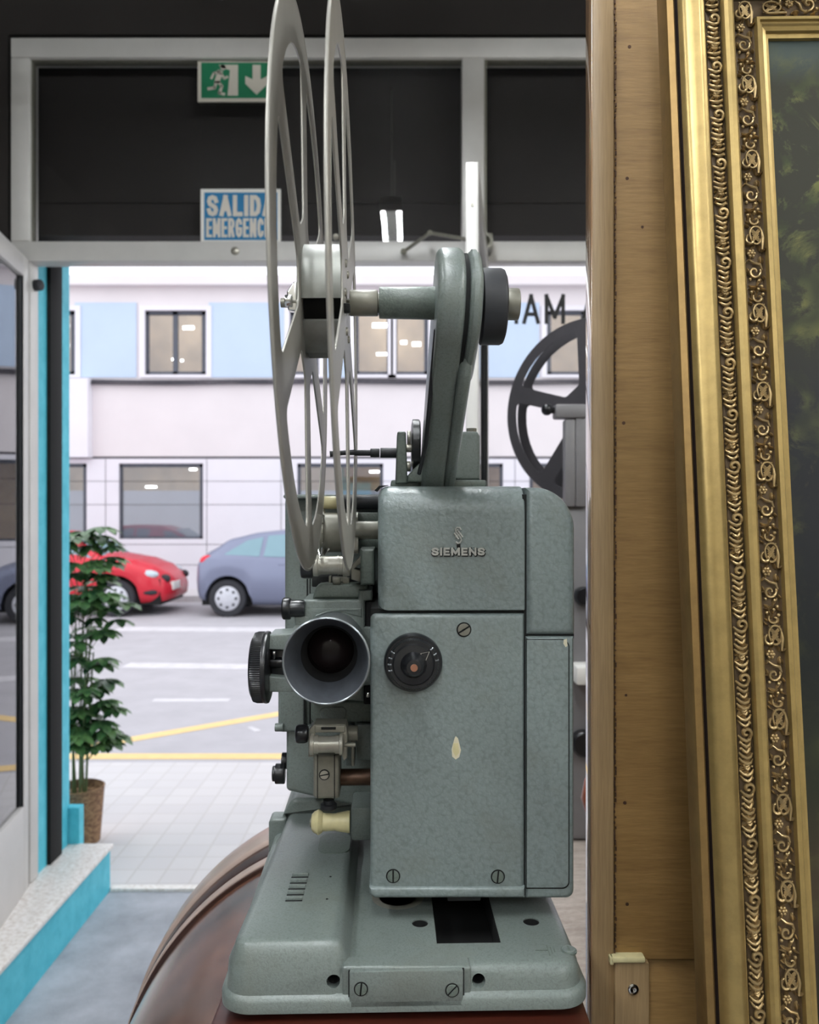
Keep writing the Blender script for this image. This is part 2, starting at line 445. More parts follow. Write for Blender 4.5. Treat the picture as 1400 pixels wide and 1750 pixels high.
# ================================================================== ROOM SHELL
YF = 3.2                                            # plane of the shop front
def wbox(px0, py0, px1, py1, y0, y1, **k):
    a = W(px0, py0, y0); b = W(px1, py1, y0); return (min(a.x,b.x), max(a.x,b.x), y0, y1, min(a.z,b.z), max(a.z,b.z))
fl = struct(MB().box(-2.4, 2.4, -3.2, 3.56, -.08, 0).build('floor', 'floor'))
struct(MB().box(-2.5, 2.5, -3.3, 3.56, 3.95, 4.05).build('ceiling', 'ceiling'))
struct(MB().box(-2.5, -2.4, -3.2, 3.56, -.08, 3.95).build('wall_left', 'darkwall'))
struct(MB().box(2.4, 2.5, -3.2, 3.56, -.08, 3.95).build('wall_right', 'intwall'))
struct(MB().box(-2.5, 2.5, -3.3, -3.2, -.08, 3.95).build('wall_back', 'intwall'))
zt = W(0, 64, YF).z; xl = W(18, 0, YF).x
wf = MB(); wf.box(-2.4, 2.4, YF-.02, YF+.08, zt, 3.95); wf.box(-2.4, xl, YF-.02, YF+.08, .2, zt)
struct(wf.build('wall_front', 'darkwall'))
# dark shutter housing behind the transom glass
struct(MB().box(-2.4, 2.4, YF+.12, YF+.4, 2.77, 3.95).box(-2.4, 2.4, YF+.11, YF+.125, 2.90, 2.905).build('trim_1', 'darkwall'))
# raised marble step with teal riser on the left
XR = -1.305
st = MB(); st.box(-2.4, XR, .2, YF+.37, .0, .185)
struct(st.build('trim_2', 'teal'))
struct(MB().box(-2.4, XR+.012, .18, YF+.38, .185, .203, .004).build('trim_3', 'marble'))
# threshold
struct(MB().box(-1.3, 2.4, YF+.36, YF+.40, -.02, .012).build('trim_4', 'marble'))
# teal jamb, with dark shutter guide
jb = MB(); jb.box(-1.95, -1.486, YF+.06, YF+.36, .203, 2.72)
struct(jb.build('wall_jamb', 'teal'))
struct(MB().box(-1.5, -1.470, YF+.155, YF+.27, .203, 2.72, .004).build('trim_5', 'gap'))
MBx = MB(); MBx.box(-2.6, -1.495, YF+.36, YF+.40, -.05, 4.2); MBx.box(-1.5, -1.44, YF+.37, YF+.42, -.02, .36)
struct(MBx.build('wall_outside', 'teal'))
# outside face of the shop above the opening
struct(MB().box(-2.5, 6, YF+.40, YF+.5, 3.0, 4.2).box(2.4, 6, YF+.40, YF+.5, 0, 3).build('wall_shopfront', 'facade2'))
k = MB(); k.cyl(W(57, 488, YF+.02)+Vector((0,0,0)), W(57, 488, YF+.02)+Vector((.035,-.01,0)), .022, bev=.004)
tag(k.build('door_stop', 'rubber'), 'round dark rubber door stop on the teal jamb by the door top', 'door stop')

# aluminium shop-front frame
fr = MB()
def fbar(px0, py0, px1, py1, y0=YF-.03, y1=YF+.05, bev=.004): fr.box(*wbox(px0, py0, px1, py1, y0, y1), bev)
XE = 1760
fbar(18, 64, XE, 98); fbar(18, 98.3, 50, 411.7); fbar(790, 98.3, 828, 411.7); fbar(18, 412, XE, 446)
fbar(818, 446.3, 832, 1588, YF-.02, YF+.04); fbar(832.3, 1510, XE, 1588)
fbar(44, 446.3, 52, 1510, YF-.02, YF+.05)
struct(fr.build('trim_6', 'alu'))
fi = MB()
for (a, b) in ((50, 790), (828, XE)):      # inner lips
    fi.box(*wbox(a, 98, b, 103, YF-.012, YF+.03)); fi.box(*wbox(a, 98, a+4, 412, YF-.012, YF+.03))
struct(fi.build('trim_7', 'nickel'))
w1 = struct(MB().box(*wbox(50, 98, 790, 412, YF+.005, YF+.011)).build('window_1', 'glass'))
w2 = struct(MB().box(*wbox(828, 98, XE, 412, YF+.005, YF+.011)).build('window_2', 'glass'))
w3 = struct(MB().box(*wbox(832, 446, XE, 1510, YF+.005, YF+.011)).build('window_3', 'glass'))
o_ = W(943, 553, YF)+Vector((0, .002, 0))
lt = thing('window_lettering', 'black capital letters stuck on the right shop window pane', 'lettering', o_)
for ch_, a_, b_ in (('H', 858, 886), ('A', 893, 923), ('M', 931, 966), ('A', 993, 1024)):
    lettering('letter', ch_, (b_-a_)/F*YF, 51/F*YF, 6.5/F*YF, 'blackletter', lt, Matrix.Translation(W((a_+b_)/2, 528, YF)-W(943, 553, YF)) @ FRONT)

# doors: hinge position, direction
def door(name, hinge, dirv, width, z0, z1):
    ang = math.atan2(dirv[1], dirv[0])
    r = D.objects.new(name, None); C.objects.link(r); r.location = (hinge[0], hinge[1], z0); r.rotation_euler = (0, 0, ang)
    r['kind'] = 'structure'
    h = z1-z0; t = .018; f = MB()
    f.box(0, .06, -t, t, 0, h, .003); f.box(width-.06, width, -t, t, 0, h, .003)
    f.box(.06, width-.06, -t, t, h-.08, h, .003); f.box(.06, width-.06, -t, t, 0, .33, .003)
    f.build('door_frame', 'alu', r)
    MB().box(.06, width-.06, -.003, .003, .33, h-.08).build('glass_pane', 'doorglass', r)
    g = MB(); g.box(.058, .066, -.012, .012, .33, h-.08); g.box(width-.066, width-.058, -.012, .012, .33, h-.08)
    g.build('gasket', 'rubber', r)
    l = MB(); l.cyl((width-.001, 0, h-.12), (width+.003, 0, h-.12), .005, seg=12); l.box(width-.001, width+.004, -.012, .012, h*.45, h*.45+.12, .002)
    l.build('lock_plate', 'steel', r)
    return r
zl = W(0, 449, YF).z
door('door_1', (W(49, 0, YF).x, YF-.04), (.157, -1), .95, .205, zl)
door('door_2', (W(826, 0, YF).x, YF-.03), (-.115, -.9), .90, .012, zl)
cl = MB(); cl.tube([W(690, 430, 3.12), W(735, 398, 3.05), W(792, 408, 3.0), W(822, 412, 3.02)], .007)
cl.lathe(W(830, 411, 3.05), (0, 1, 0), [(0, .03), (.02, .03), (.02, .018), (0, .018), (0, .03)], 20, False, False)
cl.cyl(W(690, 430, 3.17), W(690, 430, 3.08), .012); cl.cyl(W(735, 398, 3.08), W(735, 398, 3.02), .010)
cl.box(*wbox(802, 398, 842, 426, 3.09, 3.17), .003)
tag(cl.build('door_closer', 'nickel'), 'folding metal door closer arm on the transom bar above the doorway', 'door closer')
bo = MB(); bo.lathe(W(402, 429, YF-.03), (0, -1, 0), [(0, .016), (.006, .015), (.01, .006)], 16)
tag(bo.build('bolt', 'steel'), 'small round bolt on the aluminium bar under the emergency sign', 'bolt')
bo = MB(); bo.cyl(W(574, 405, YF-.03), W(574, 405, YF-.06), .012, bev=.003)
tag(bo.build('bolt', 'steel'), 'small bolt on the transom bar glimpsed through the reel', 'bolt')

# fluorescent ceiling lights
def ceiling_light(x, y, label):
    t = thing('ceiling_light', label, 'ceiling light', (x, y, 3.25), group='twin-tube ceiling lights')
    b = MB(); b.box(-.03, .03, -.62, .62, .02, .06, .006)
    for e in (-.62, .60): b.box(-.062, .062, e, e+.02, -.015, .055, .003)
    b.cyl((0, -.45, .06), (0, -.45, .70), .004, seg=8); b.cyl((0, .45, .06), (0, .45, .70), .004, seg=8)
    b.build('housing', 'white', t)
    for sx in (-.043, .043):
        MB().cyl((sx, -.60, 0), (sx, .60, 0), .013, seg=16).build('fluorescent_tube', M['tube'], t)
M['tube'] = emit('fluorescent_glow', (.93, .97, 1.0), TUBE)
ceiling_light(-.098, 1.5, 'twin-tube ceiling light above the projector, nearest the door')
for (x, y, l) in ((-1.3, -.15, 'twin-tube ceiling light behind the camera on the left'), (1.85, -.15, 'twin-tube ceiling light behind the camera on the right'), (-.1, -.3, 'twin-tube ceiling light straight behind the camera'),
                  (-1.3, -2.2, 'twin-tube ceiling light in the back left corner'), (2.0, -2.2, 'twin-tube ceiling light in the back right corner'), (-.1, -2.2, 'twin-tube ceiling light in the middle of the back of the shop')):
    ceiling_light(x, y, l)

# ------------------------------------------------------------------ signs on the transom glass
def sign_empty(name, label, px0, py0, px1, py1):
    a = W(px0, py0, YF-.004); b = W(px1, py1, YF-.004)
    t = thing(name, label, 'sign', ((a.x+b.x)/2, YF-.004, b.z))
    return t, abs(b.x-a.x), abs(a.z-b.z)
t, w, h = sign_empty('exit_sign', 'green emergency exit sign with running figure and down arrow', 338, 101, 476, 174)
MB().box(-w/2, w/2, 0, .004, 0, h).build('sign_board', 'signwhite', t)
bd = .014; MB().box(-w/2+bd, w/2-bd, -.001, .0005, bd, h-bd).build('green_field', 'signgreen', t)
pg = MB(); y0, y1 = -.002, -.0005
def SP(u, v): return (-w/2+u*w, v*h)             # u,v from the lower left of the board
pg.prism([SP(.24, .14), SP(.50, .14), SP(.50, .86), SP(.26, .86), SP(.30, .78), SP(.40, .74), SP(.37, .14)][0:7], 'Y', y0, y1)
pg.prism(circ(*SP(.315, .80), .011, 14), 'Y', y0, y1)
def limb(pts, r):
    for (a, b) in zip(pts, pts[1:]):
        A = Vector(SP(*a)); B = Vector(SP(*b)); d = (B-A).normalized(); n = Vector((-d.y, d.x))*r
        pg.prism([tuple(A+n-d*r*.5), tuple(B+n+d*r*.5), tuple(B-n+d*r*.5), tuple(A-n-d*r*.5)], 'Y', y0, y1)
limb([(.28, .70), (.24, .46)], .010); limb([(.27, .70), (.20, .66), (.17, .54)], .0045); limb([(.29, .66), (.33, .54), (.37, .58)], .0045)
limb([(.25, .47), (.30, .36), (.27, .20), (.33, .17)], .0055); limb([(.23, .46), (.21, .32), (.13, .30)], .0055)
pg.prism([SP(.68, .86), SP(.78, .86), SP(.78, .52), SP(.87, .60), SP(.87, .42), SP(.73, .16), SP(.59, .42), SP(.59, .60), SP(.68, .52)], 'Y', y0, y1)
pg.build('pictogram', 'signwhite', t, 0)
t, w, h = sign_empty('emergency_sign', 'blue and pale emergency exit notice below the green exit sign', 343, 323, 480, 413)
MB().box(-w/2, w/2, 0, .004, 0, h).build('sign_board', 'white', t)
MB().box(-w/2+.014, w/2-.014, -.001, .0005, .006, h-.014).build('blue_field', 'signblue', t)
lettering('heading', 'SALIDA', w*.84, h*.40, .0165, 'signwhite', t, Matrix.Translation((0, -.002, h*.68)) @ FRONT, .0008, .35)
lettering('subheading', 'EMERGENCIA', w*.86, h*.36, .0105, 'signwhite', t, Matrix.Translation((0, -.002, h*.26)) @ FRONT, .0008, .35)

# ================================================================== STREET
struct(MB().box(-12, 12, YF+.40, 5.40, -.15, 0).build('ground_pavement', 'paving'))
struct(MB().box(-30, 30, 5.40, 15.9, -.25, -.1).build('ground_road', 'road'))
struct(MB().box(-30, 30, 15.9, 17.6, -.25, .02).build('ground_far_pavement', 'paving'))
def G(px, py, z=-.1):
    s = (H-z)*F/(py-875); return Vector(((px-700)/F*s, s, z))
def strip(a, b, w0, mat, name, lab):
    a = Vector(a); b = Vector(b); d = (b-a).normalized(); n = Vector((-d.y, d.x, 0))*w0/2
    m = MB(); m.loft([[a+n+Vector((0,0,.0)), a-n, a-n+Vector((0,0,.004)), a+n+Vector((0,0,.004))], [b+n, b-n, b-n+Vector((0,0,.004)), b+n+Vector((0,0,.004))]])
    return tag(m.build(name, mat, None, 0), lab, 'road marking')
a = G(-200, 1296); b = G(1400, 1299); a.y = b.y = 5.86
strip(a, b, .13, 'yellow', 'kerb_line', 'straight yellow line painted along the near edge of the road')
strip(G(142, 1278), G(700, 1182), .13, 'yellow', 'diagonal_line', 'slanted yellow line painted across the grey road')
strip(G(262, 1197), G(392, 1197), .12, 'roadmark', 'lane_dash', 'short white dash on the road behind the yellow line')
strip(G(215, 1137), G(1200, 1150), .30, 'roadmark', 'lane_line', 'broad faded pale stripe across the middle of the road')
strip(G(200, 1075), G(1200, 1080), .45, 'roadmark', 'parking_line', 'faded pale line in front of the parked cars')
for i, (p, q) in enumerate((((426, 1243), (442, 1250)),)):
    strip(G(*p), G(*q), .05, 'roadmark', 'paint_fleck', 'small white fleck beside the slanted yellow line')

# building across the street
SB = 17.4
def wb(mb, px0, py0, px1, py1, d0=0.0, d1=.1, bev=0):
    a = W(px0, py0, SB-d0); b = W(px1, py1, SB-d0)
    return mb.box(a.x, b.x, SB-d0, SB+d1, b.z, a.z, bev)
bl = thing('office_building', 'pale pinkish office building with blue panels across the street', 'building', (0, SB, 0))
def part(mb, name, mat, par=bl, lab=None, sm=0):
    for v in mb.bm.verts: v.co -= Vector((0, SB, 0))
    o = mb.build(name, mat, par, sm)
    if lab: o['label'] = lab
    return o
# wall with real openings: upper and lower windows
ups = [(60, 128), (247, 352), (495, 545), (606, 668), (672, 732), (935, 1060)]
downs = [(60, 148), (203, 347), (508, 655), (905, 1060), (700, 860)]
def wall_with(mb, x0, x1, y0, y1, holes, hy0, hy1):
    wb(mb, x0, y0, x1, hy0, 0, .25); wb(mb, x0, hy1, x1, y1, 0, .25)
    xs = x0
    for a, b in sorted(holes): wb(mb, xs, hy0, a, hy1, 0, .25); xs = b
    wb(mb, xs, hy0, x1, hy1, 0, .25)
m = MB(); wall_with(m, -900, 2400, 486, 780, ups, 530, 640); part(m, 'upper_wall', 'facade')
m = MB(); wall_with(m, -900, 2400, 784, 1015, downs, 792, 921); part(m, 'ground_floor_wall', 'facade2')
m = MB(); wb(m, -900, 470, 2400, 486, .25, .3); part(m, 'eaves', 'facade', lab='pale projecting eaves band')
m = MB()
for y in (822, 862, 930, 965): wb(m, -900, y, 2400, y+.8, .004, .01)
for x in (-40, 180, 353, 480, 690, 880): wb(m, x, 784, x+.8, 1010, .004, .01)
wb(m, -900, 780.5, 2400, 784, .0, .1); wb(m, -900, 486, 2400, 487.5, .01, .1)
part(m, 'joint_lines', 'cable')
m = MB(); wb(m, 60, 646, 150, 781, .25, .1); part(m, 'white_box', 'facade2', lab='white projecting box on the left')
for a, b in ((128, 233), (357, 492), (547, 600), (738, 922)):
    m = MB(); wb(m, a, 517, b, 645, .03, .02); part(m, 'blue_panel', 'blue')
m = MB()
for i in range(5):
    pts = []
    for k in range(40):
        x = -400 + k*50; pts.append(W(x, 650+i*1.3+1.6*math.sin(k*.55+i*1.7), SB-.05-.01*i))
    m.tube(pts, .018, 6)
part(m, 'cable_bundle', 'cable', sm=40)
def opening(a, b, y0, y1, split, lower, pane):
    g = MB(); t = 5 if y0 < 700 else 4
    wb(g, a, y0, b, y0+t*1.6, -.06, .14); wb(g, a, y1-t, b, y1, -.06, .14); wb(g, a, y0, a+t*1.4, y1, -.06, .14); wb(g, b-t*1.4, y0, b, y1, -.06, .14)
    for sx in split: wb(g, sx-4, y0, sx+4, y1, -.06, .14)
    w = part(g, 'window', 'winframe')
    s = MB(); q = 5
    for (c, d, e, f2) in ((a-q-4, y0-q-3, b+q+4, y0), (a-q-4, y1, b+q+4, y1+q), (a-q-4, y0, a, y1), (b, y0, b+q+4, y1)): wb(s, c, d, e, f2, .06, .02)
    if y0 < 700: part(s, 'window_surround', 'facade2')
    g = MB(); wb(g, a, y0, b, y1, -.09, .10); part(g, 'pane', M['officeglass'], w)
    g = MB(); wb(g, a-2, y0-2, b+2, y1+2, -1.4, 1.45); wb(g, a, y1, b, y1+.6, -.25, 1.4); part(g, 'interior', 'beigeint', w)
    if lower: g = MB(); wb(g, a, y0+(y1-y0)*.36, b, y1, -.12, .125); part(g, 'frosted_film', 'blind', w)
M['officeglass'] = glass('office_glass', (.95,.97,1), 1.5, 0, .06)
M['offlight'] = emit('office_ceiling_light', (1, .98, .93), 9)
for a, b in ups: opening(a, b, 530, 640, [(a+b)/2] if (b-a) > 90 else [], False, 1)
for a, b in downs: opening(a, b, 792, 921, [] if b < 700 else [], b < 700, 1)
for x, y, w_, h_ in ((296, 614, 4, 4), (311, 616, 4, 3), (322, 560, 18, 5), (652, 556, 30, 7), (690, 585, 10, 5), (712, 588, 14, 6), (654, 605, 20, 4), (258, 832, 18, 3), (330, 802, 12, 3), (116, 556, 4, 6), (116, 590, 4, 6), (640, 806, 16, 3)):
    m = MB(); wb(m, x-w_/2, y-h_/2, x+w_/2, y+h_/2, -1.0, 1.02); part(m, 'office_lamp', M['offlight'])
m = MB(); wb(m, -900, 474, 2400, 1015, -1.6, 1.7); part(m, 'core', 'beigeint')

# ------------------------------------------------------------------ cars
def car(name, label, loc, paint, st, wins, wx, L, lights, plate, wsh):
    """st: stations (x, zb, zbelt, zroof, w_belt, w_roof), x forward"""
    t = thing(name, label, 'car', loc)
    def at(x):
        for a, b in zip(st, st[1:]):
            if a[0] <= x <= b[0]:
                u = (x-a[0])/(b[0]-a[0]); u = u*u*(3-2*u)*.4+u*.6
                return [a[i]+(b[i]-a[i])*u for i in range(6)]
        return list(st[-1])
    def section(x):
        x_, zb, ze, zr, w, wr = at(x)
        h = ze-zb
        arch = 0
        for c in wx:
            if abs(x-c) < .37: arch = max(arch, math.sqrt(.37**2-(x-c)**2) + .30 - zb)
        lo = zb + max(0, arch) if arch > 0 else zb
        lo = min(lo, ze-.12)
        half = [(w*.86, lo), (w*.97, lo+.02 if arch else zb+.10), (w, lo+(ze-lo)*.5), (w*.985, ze-.05), (w*.95, ze), (wr*1.02, zr-.06), (wr*.93, zr-.015), (wr*.5, zr)]
        return [(x, -a, b) for a, b in half] + [(x, a, b) for a, b in half[::-1]]
    n = 90; m = MB(); x0, x1 = st[0][0], st[-1][0]
    m.loft([section(x0+(x1-x0)*i/n) for i in range(n+1)])
    m.build('bodywork', paint, t, 50)
    d = MB(); d.box(x0+.12, x1-.15, -.70, .70, .18, .62); d.build('underbody', 'matteblack', t)
    def side(x, z):
        _, zb, ze, zr, w, wr = at(x); u = (z-ze)/max(.05, zr-.06-ze); u = min(max(u, 0), 1)
        return w*.95+(wr*1.02-w*.95)*u + .008
    for win in wins:
        for sgn in (-1, 1):
            g = MB(); g.poly([(x, sgn*side(x, z), z) for x, z in win]); bmesh.ops.solidify(g.bm, geom=g.bm.faces[:], thickness=.004)
            g.build('side_window', 'carglass', t, 0)
    for (xa, za, xb, zb_, wa, wb_) in wsh:
        g = MB(); g.loft([[(xa, -wa, za), (xa, wa, za), (xa, wa, za+.01), (xa, -wa, za+.01)], [(xb, -wb_, zb_), (xb, wb_, zb_), (xb, wb_, zb_+.01), (xb, -wb_, zb_+.01)]])
        g.build('windscreen', 'carglass', t, 0)
    for cx in wx:
        for sgn in (-1, 1):
            w = MB(); yo = sgn*.80
            w.lathe((cx, yo-.10*0, .31), (0, sgn, 0), [(-.10, .22), (-.10, .29), (-.08, .31), (.05, .31), (.075, .295), (.075, .215), (.055, .205), (.055, .0)], 40)
            wo = w.build('wheel', 'tyre', t)
            hcap = MB(); hcap.lathe((cx, yo+sgn*.055, .31), (0, sgn, 0), [(0, .205), (.012, .205), (.018, .19), (.03, .06), (.032, 0)], 40)
            ho = hcap.build('hubcap', 'hubcap', wo)
            hl = MB()
            for k in range(8):
                q = 2*PI*k/8; hl.cyl((cx+.145*math.cos(q), yo+sgn*.05, .31+.145*math.sin(q)), (cx+.145*math.cos(q), yo+sgn*.079, .31+.145*math.sin(q)), .024, seg=10)
            hl.build('hubcap_holes', 'tyre', wo)
    for (nm, mat, pts, th) in lights:
        for sgn in (-1, 1):
            g = MB()
            for x, z, r, ry, rz in pts: g.ball((x, sgn*(side(x, z)-th), z), r, 1, ry, rz)
            g.build(nm, mat, t)
    hd = MB()
    for x, z in plate[1]:
        for sgn in (-1, 1): hd.box(x, x+.20, sgn*(side(x, z))-.0, sgn*(side(x, z)+.03), z, z+.035, .008)
    hd.build('door_handle', paint, t)
    p = MB(); p.box(*plate[0], .01); p.build('number_plate', 'white', t)
    return t
# grey-blue hatchback seen from the side, rear towards the left (rear = -x)
gst = [(-2.13, .42, .74, .78, .58, .50), (-2.06, .28, .92, .98, .80, .62), (-1.85, .24, 1.0, 1.12, .87, .64), (-1.55, .22, 1.0, 1.30, .89, .64), (-1.1, .2, .99, 1.40, .90, .63), (-.5, .2, .97, 1.46, .90, .62), (.1, .2, .95, 1.47, .90, .62), (.7, .2, .93, 1.36, .90, .64), (1.25, .2, .93, 1.04, .89, .70), (1.7, .22, .84, .90, .86, .66), (2.0, .25, .68, .74, .76, .56), (2.12, .34, .56, .60, .58, .40)]
gwin = [[(-1.62, 1.04), (-1.02, 1.01), (-.98, 1.33), (-1.25, 1.27)], [(-.95, 1.01), (-.2, .99), (-.2, 1.40), (-.90, 1.35)], [(-.12, .99), (.98, .98), (.50, 1.36), (-.12, 1.40)]]
gx = W(328, 0, 13.6).x
grey = car('hatchback_car', 'grey-blue hatchback parked across the street with its rear towards the left', (gx+2.13, 14.5, -.1), 'cargrey', gst, gwin, (-1.55, 1.32), 4.2,
    [('tail_light', 'taillight', [(-1.90, .93, .13, .35, .75)], .05), ('head_light', 'headlight', [(1.72, .72, .16, .4, .5)], .04)],
    ((-2.15, -2.10, -.26, .26, .55, .66), [(-.70, .86), (.30, .84)]), [(1.05, .99, .62, 1.36, .66, .56)])
rst = [(-2.10, .42, .74, .80, .58, .50), (-1.9, .25, .98, 1.1, .85, .62), (-1.4, .2, .98, 1.36, .88, .62), (-.6, .2, .96, 1.44, .88, .62), (.1, .2, .95, 1.42, .88, .62), (.6, .2, .94, 1.24, .88, .64), (1.0, .2, .94, 1.02, .88, .68), (1.45, .22, .86, .95, .86, .66), (1.8, .22, .74, .84, .80, .60), (2.02, .24, .60, .70, .68, .48), (2.12, .30, .50, .58, .50, .36)]
rwin = [[(-1.35, 1.02), (-.5, 1.0), (-.5, 1.36), (-1.15, 1.30)], [(-.42, 1.0), (.85, .98), (.42, 1.28), (-.42, 1.36)]]
rx = W(283, 0, 13.6).x
red = car('red_car', 'red car parked behind the leafy plant with its front towards the right', (rx-2.12, 14.5, -.1), 'carred', rst, rwin, (-1.3, 1.28), 4.2,
    [('head_light', 'headlight', [(1.78, .70, .17, .5, .42)], .06), ('tail_light', 'taillight', [(-1.9, .92, .1, .5, .8)], .04), ('grille', 'tyre', [(2.02, .62, .09, .7, .8)], .02), ('fog_light', 'tyre', [(1.78, .40, .16, .4, .35)], .03)],
    ((2.08, 2.14, -.5, -.08, .42, .56), [(-.10, .86)]), [(.98, 1.01, .50, 1.33, .66, .56)])

# ------------------------------------------------------------------ potted plant outside
pc = Vector(((136-700)/F*4.1, 4.1, 0))
pl = thing('potted_schefflera', 'tall umbrella plant with glossy green leaves in a woven basket outside the doorway', 'potted plant', pc)
m = MB(); m.lathe((0,0,0), (0,0,1), [(0, .09), (.005, .098), (.13, .108), (.265, .118), (.275, .122), (.28, .114), (.24, .108), (.22, .0)], 40)
pot = m.build('basket_pot', 'basket', pl)
uv = pot.data.uv_layers.new(name='UVMap')
for lp in pot.data.loops:
    v = pot.data.vertices[lp.vertex_index].co; uv.data[lp.index].uv = (math.atan2(v.y, v.x)*.12+.5, v.z)
stems = MB(); lv = MB(); tops = []
for i in range(5):
    a = i*1.26; top = Vector((.07*math.cos(a)+.01*i, .07*math.sin(a), .95+.10*(i % 3)))
    pts = [Vector((.03*math.cos(a), .03*math.sin(a), .2)), Vector((.045*math.cos(a+.4), .04*math.sin(a), .5)), top*.9, top]
    stems.tube(pts, [.007, .006, .005, .003], 8); tops.append((pts[1], top))
def leaflet(base, d, L, wd):
    d = d.normalized(); sd = d.cross(Vector((0,0,1)))
    sd = sd.normalized() if sd.length > .1 else Vector((1,0,0))
    nn = sd.cross(d); rings = []
    for t_, w_ in ((0, .08), (.3, .75), (.6, 1), (.85, .7), (1, .05)):
        c = base + d*L*t_ - Vector((0,0,1))*(.25*L*t_*t_)
        rings.append([c-sd*wd*w_+nn*wd*w_*.25, c, c+sd*wd*w_+nn*wd*w_*.25])
    lv.loft(rings, False)
for k in range(95):
    b0, tp = random.choice(tops)
    zz = random.uniform(.50, 1.58); sp = .17 if zz > 1.15 else .13
    ang = random.uniform(0, 2*PI); rad = sp*math.sqrt(random.random())
    if zz > 1.38: rad *= .8
    c = Vector((.045+rad*math.cos(ang)*1.1, rad*math.sin(ang), zz))
    root = Vector((c.x*.25, c.y*.25, max(.4, zz-.12)))
    stems.tube([root, (root+c)/2+Vector((0,0,.01)), c], .0018, 5)
    n = random.choice((6, 7, 8)); L = random.uniform(.075, .115)
    out = Vector((math.cos(ang), math.sin(ang), random.uniform(-.1, .5)))
    for j in range(n):
        q = 2*PI*j/n + k; dd = Vector((math.cos(q), math.sin(q), -.25)) + out*.35
        leaflet(c, dd, L*random.uniform(.85, 1.1), L*.27)
stems.tube([(0,0,.3), (.01,0,.9), (.03, 0, 1.4)], .005, 6)
stems.build('stems', 'stem', pl); lv.build('foliage', 'leaf', pl, 60)

# ================================================================== ARCHED CHEST AND BOARD
SBc = 1.02; ZB = -.343                               # far end of the chest; height of the board top (relative to the camera)
ch = thing('arched_chest', 'glossy brown arched chest with raised rim under the projector', 'chest', (-.6*math.sin(math.radians(1.6)), .6*math.cos(math.radians(1.6)), 0), (0, 0, math.radians(1.6)))
def arch_pts(a, top, zlow, n=48, p=2.0, e=.0):
    zc = top-a*1.0
    pts = [(-a-e, zlow)]
    XC = .160; t1 = math.acos((XC-.02+e)/(a+e)); 
    for k in range(n+1):
        t = PI - (PI-t1)*k/n; pts.append(((a+e)*math.cos(t), zc+(a+e)*math.sin(t)))
    pts.append((XC-.02+e, zlow)); return pts
AR, AT = .304, 1.65+ZB-.031
m = MB(); m.prism(arch_pts(AR, AT, .02), 'Y', -.35, SBc-.6-.02, .004)
m.build('arched_lid', 'lacquer', ch)
m = MB()
m.m(1).prism(arch_pts(AR, AT, .01, e=.004), 'Y', SBc-.6-.085, SBc-.6-.079, .001, .001)
m.m(0).prism(arch_pts(AR, AT, .01, e=.006), 'Y', SBc-.6-.080, SBc-.6-.064, .002)
m.m(1).prism(arch_pts(AR, AT, .01, e=.0065), 'Y', SBc-.6-.064, SBc-.6-.026, .003)
m.m(0).prism(arch_pts(AR, AT, .0, e=.011), 'Y', SBc-.6-.026, SBc-.6+.035, .006, .008)
m.build('end_rim', ['lacquerlight', 'lacquerdark', 'lacquer'], ch)
bx0, bx1 = (368-700)/F*.565, (1003-700)/F*.565
zb = H+ZB
tag(MB().box(bx0, bx1, .18, .84, zb-.03, zb, .003).build('wooden_board', 'mahog'), 'flat reddish-brown wooden board under the projector base', 'board')

# ================================================================== PROJECTOR
TH = math.radians(1.6)
ct, sn = math.cos(TH), math.sin(TH)
def q3(px, py, ly):
    dx, dz = (px-700)/F, (875-py)/F
    ax = dx*ct+sn; ay = -dx*sn+ct; t = ly/ay
    return Vector((ax*t, ly, dz*t))
BY = .70                                            # local origin of the projector at its base
bz = ZB
base0 = Vector((.012, BY, bz+.004))
Rz = Matrix.Rotation(TH, 4, 'Z')
wl = Rz @ base0
pj = thing('film_projector', 'grey-green hammered metal film projector with lens and knobs standing on the wooden board', 'film projector', (wl.x, wl.y, wl.z+H), (0, 0, TH))
class PB(MB):
    """mesh builder working in the projector's own axes, camera height as z = 0"""
    def build(s, name, mats, parent=None, smooth=40, lab=None, **k):
        for v in s.bm.verts: v.co -= base0
        o = MB.build(s, name, mats, parent or pj, smooth, **k)
        if lab: o['label'] = lab
        return o
    def pbox(s, px0, py0, px1, py1, ly, dp, bev=.001, seg=2):
        a = q3(px0, py0, ly); b = q3(px1, py1, ly); return s.box(a.x, b.x, ly, ly+dp, b.z, a.z, bev, seg)
    def pout(s, pts, ly, dp, bev=.002, rad=0, seg=6):
        P = [(q3(x, y, ly).x, q3(x, y, ly).z) for x, y in pts]
        sc = ly/F
        rr = [r*sc for r in rad] if isinstance(rad, (list, tuple)) else [rad*sc]*len(pts)
        rr = [0 if r < bev*1.05 else r for r in rr]
        P = round_poly(P, rr, seg)
        return s.prism(P, 'Y', ly, ly+dp, bev)
    def xcyl(s, px0, px1, py, r, ly, bev=.0006, seg=28, r1=None):
        a = q3(px0, py, ly); b = q3(px1, py, ly); z = (a.z+b.z)/2
        rr = r/F*ly; r2 = (r if r1 is None else r1)/F*ly
        return s.cyl((a.x, ly, z), (b.x, ly, z), rr, r2, seg, bev)
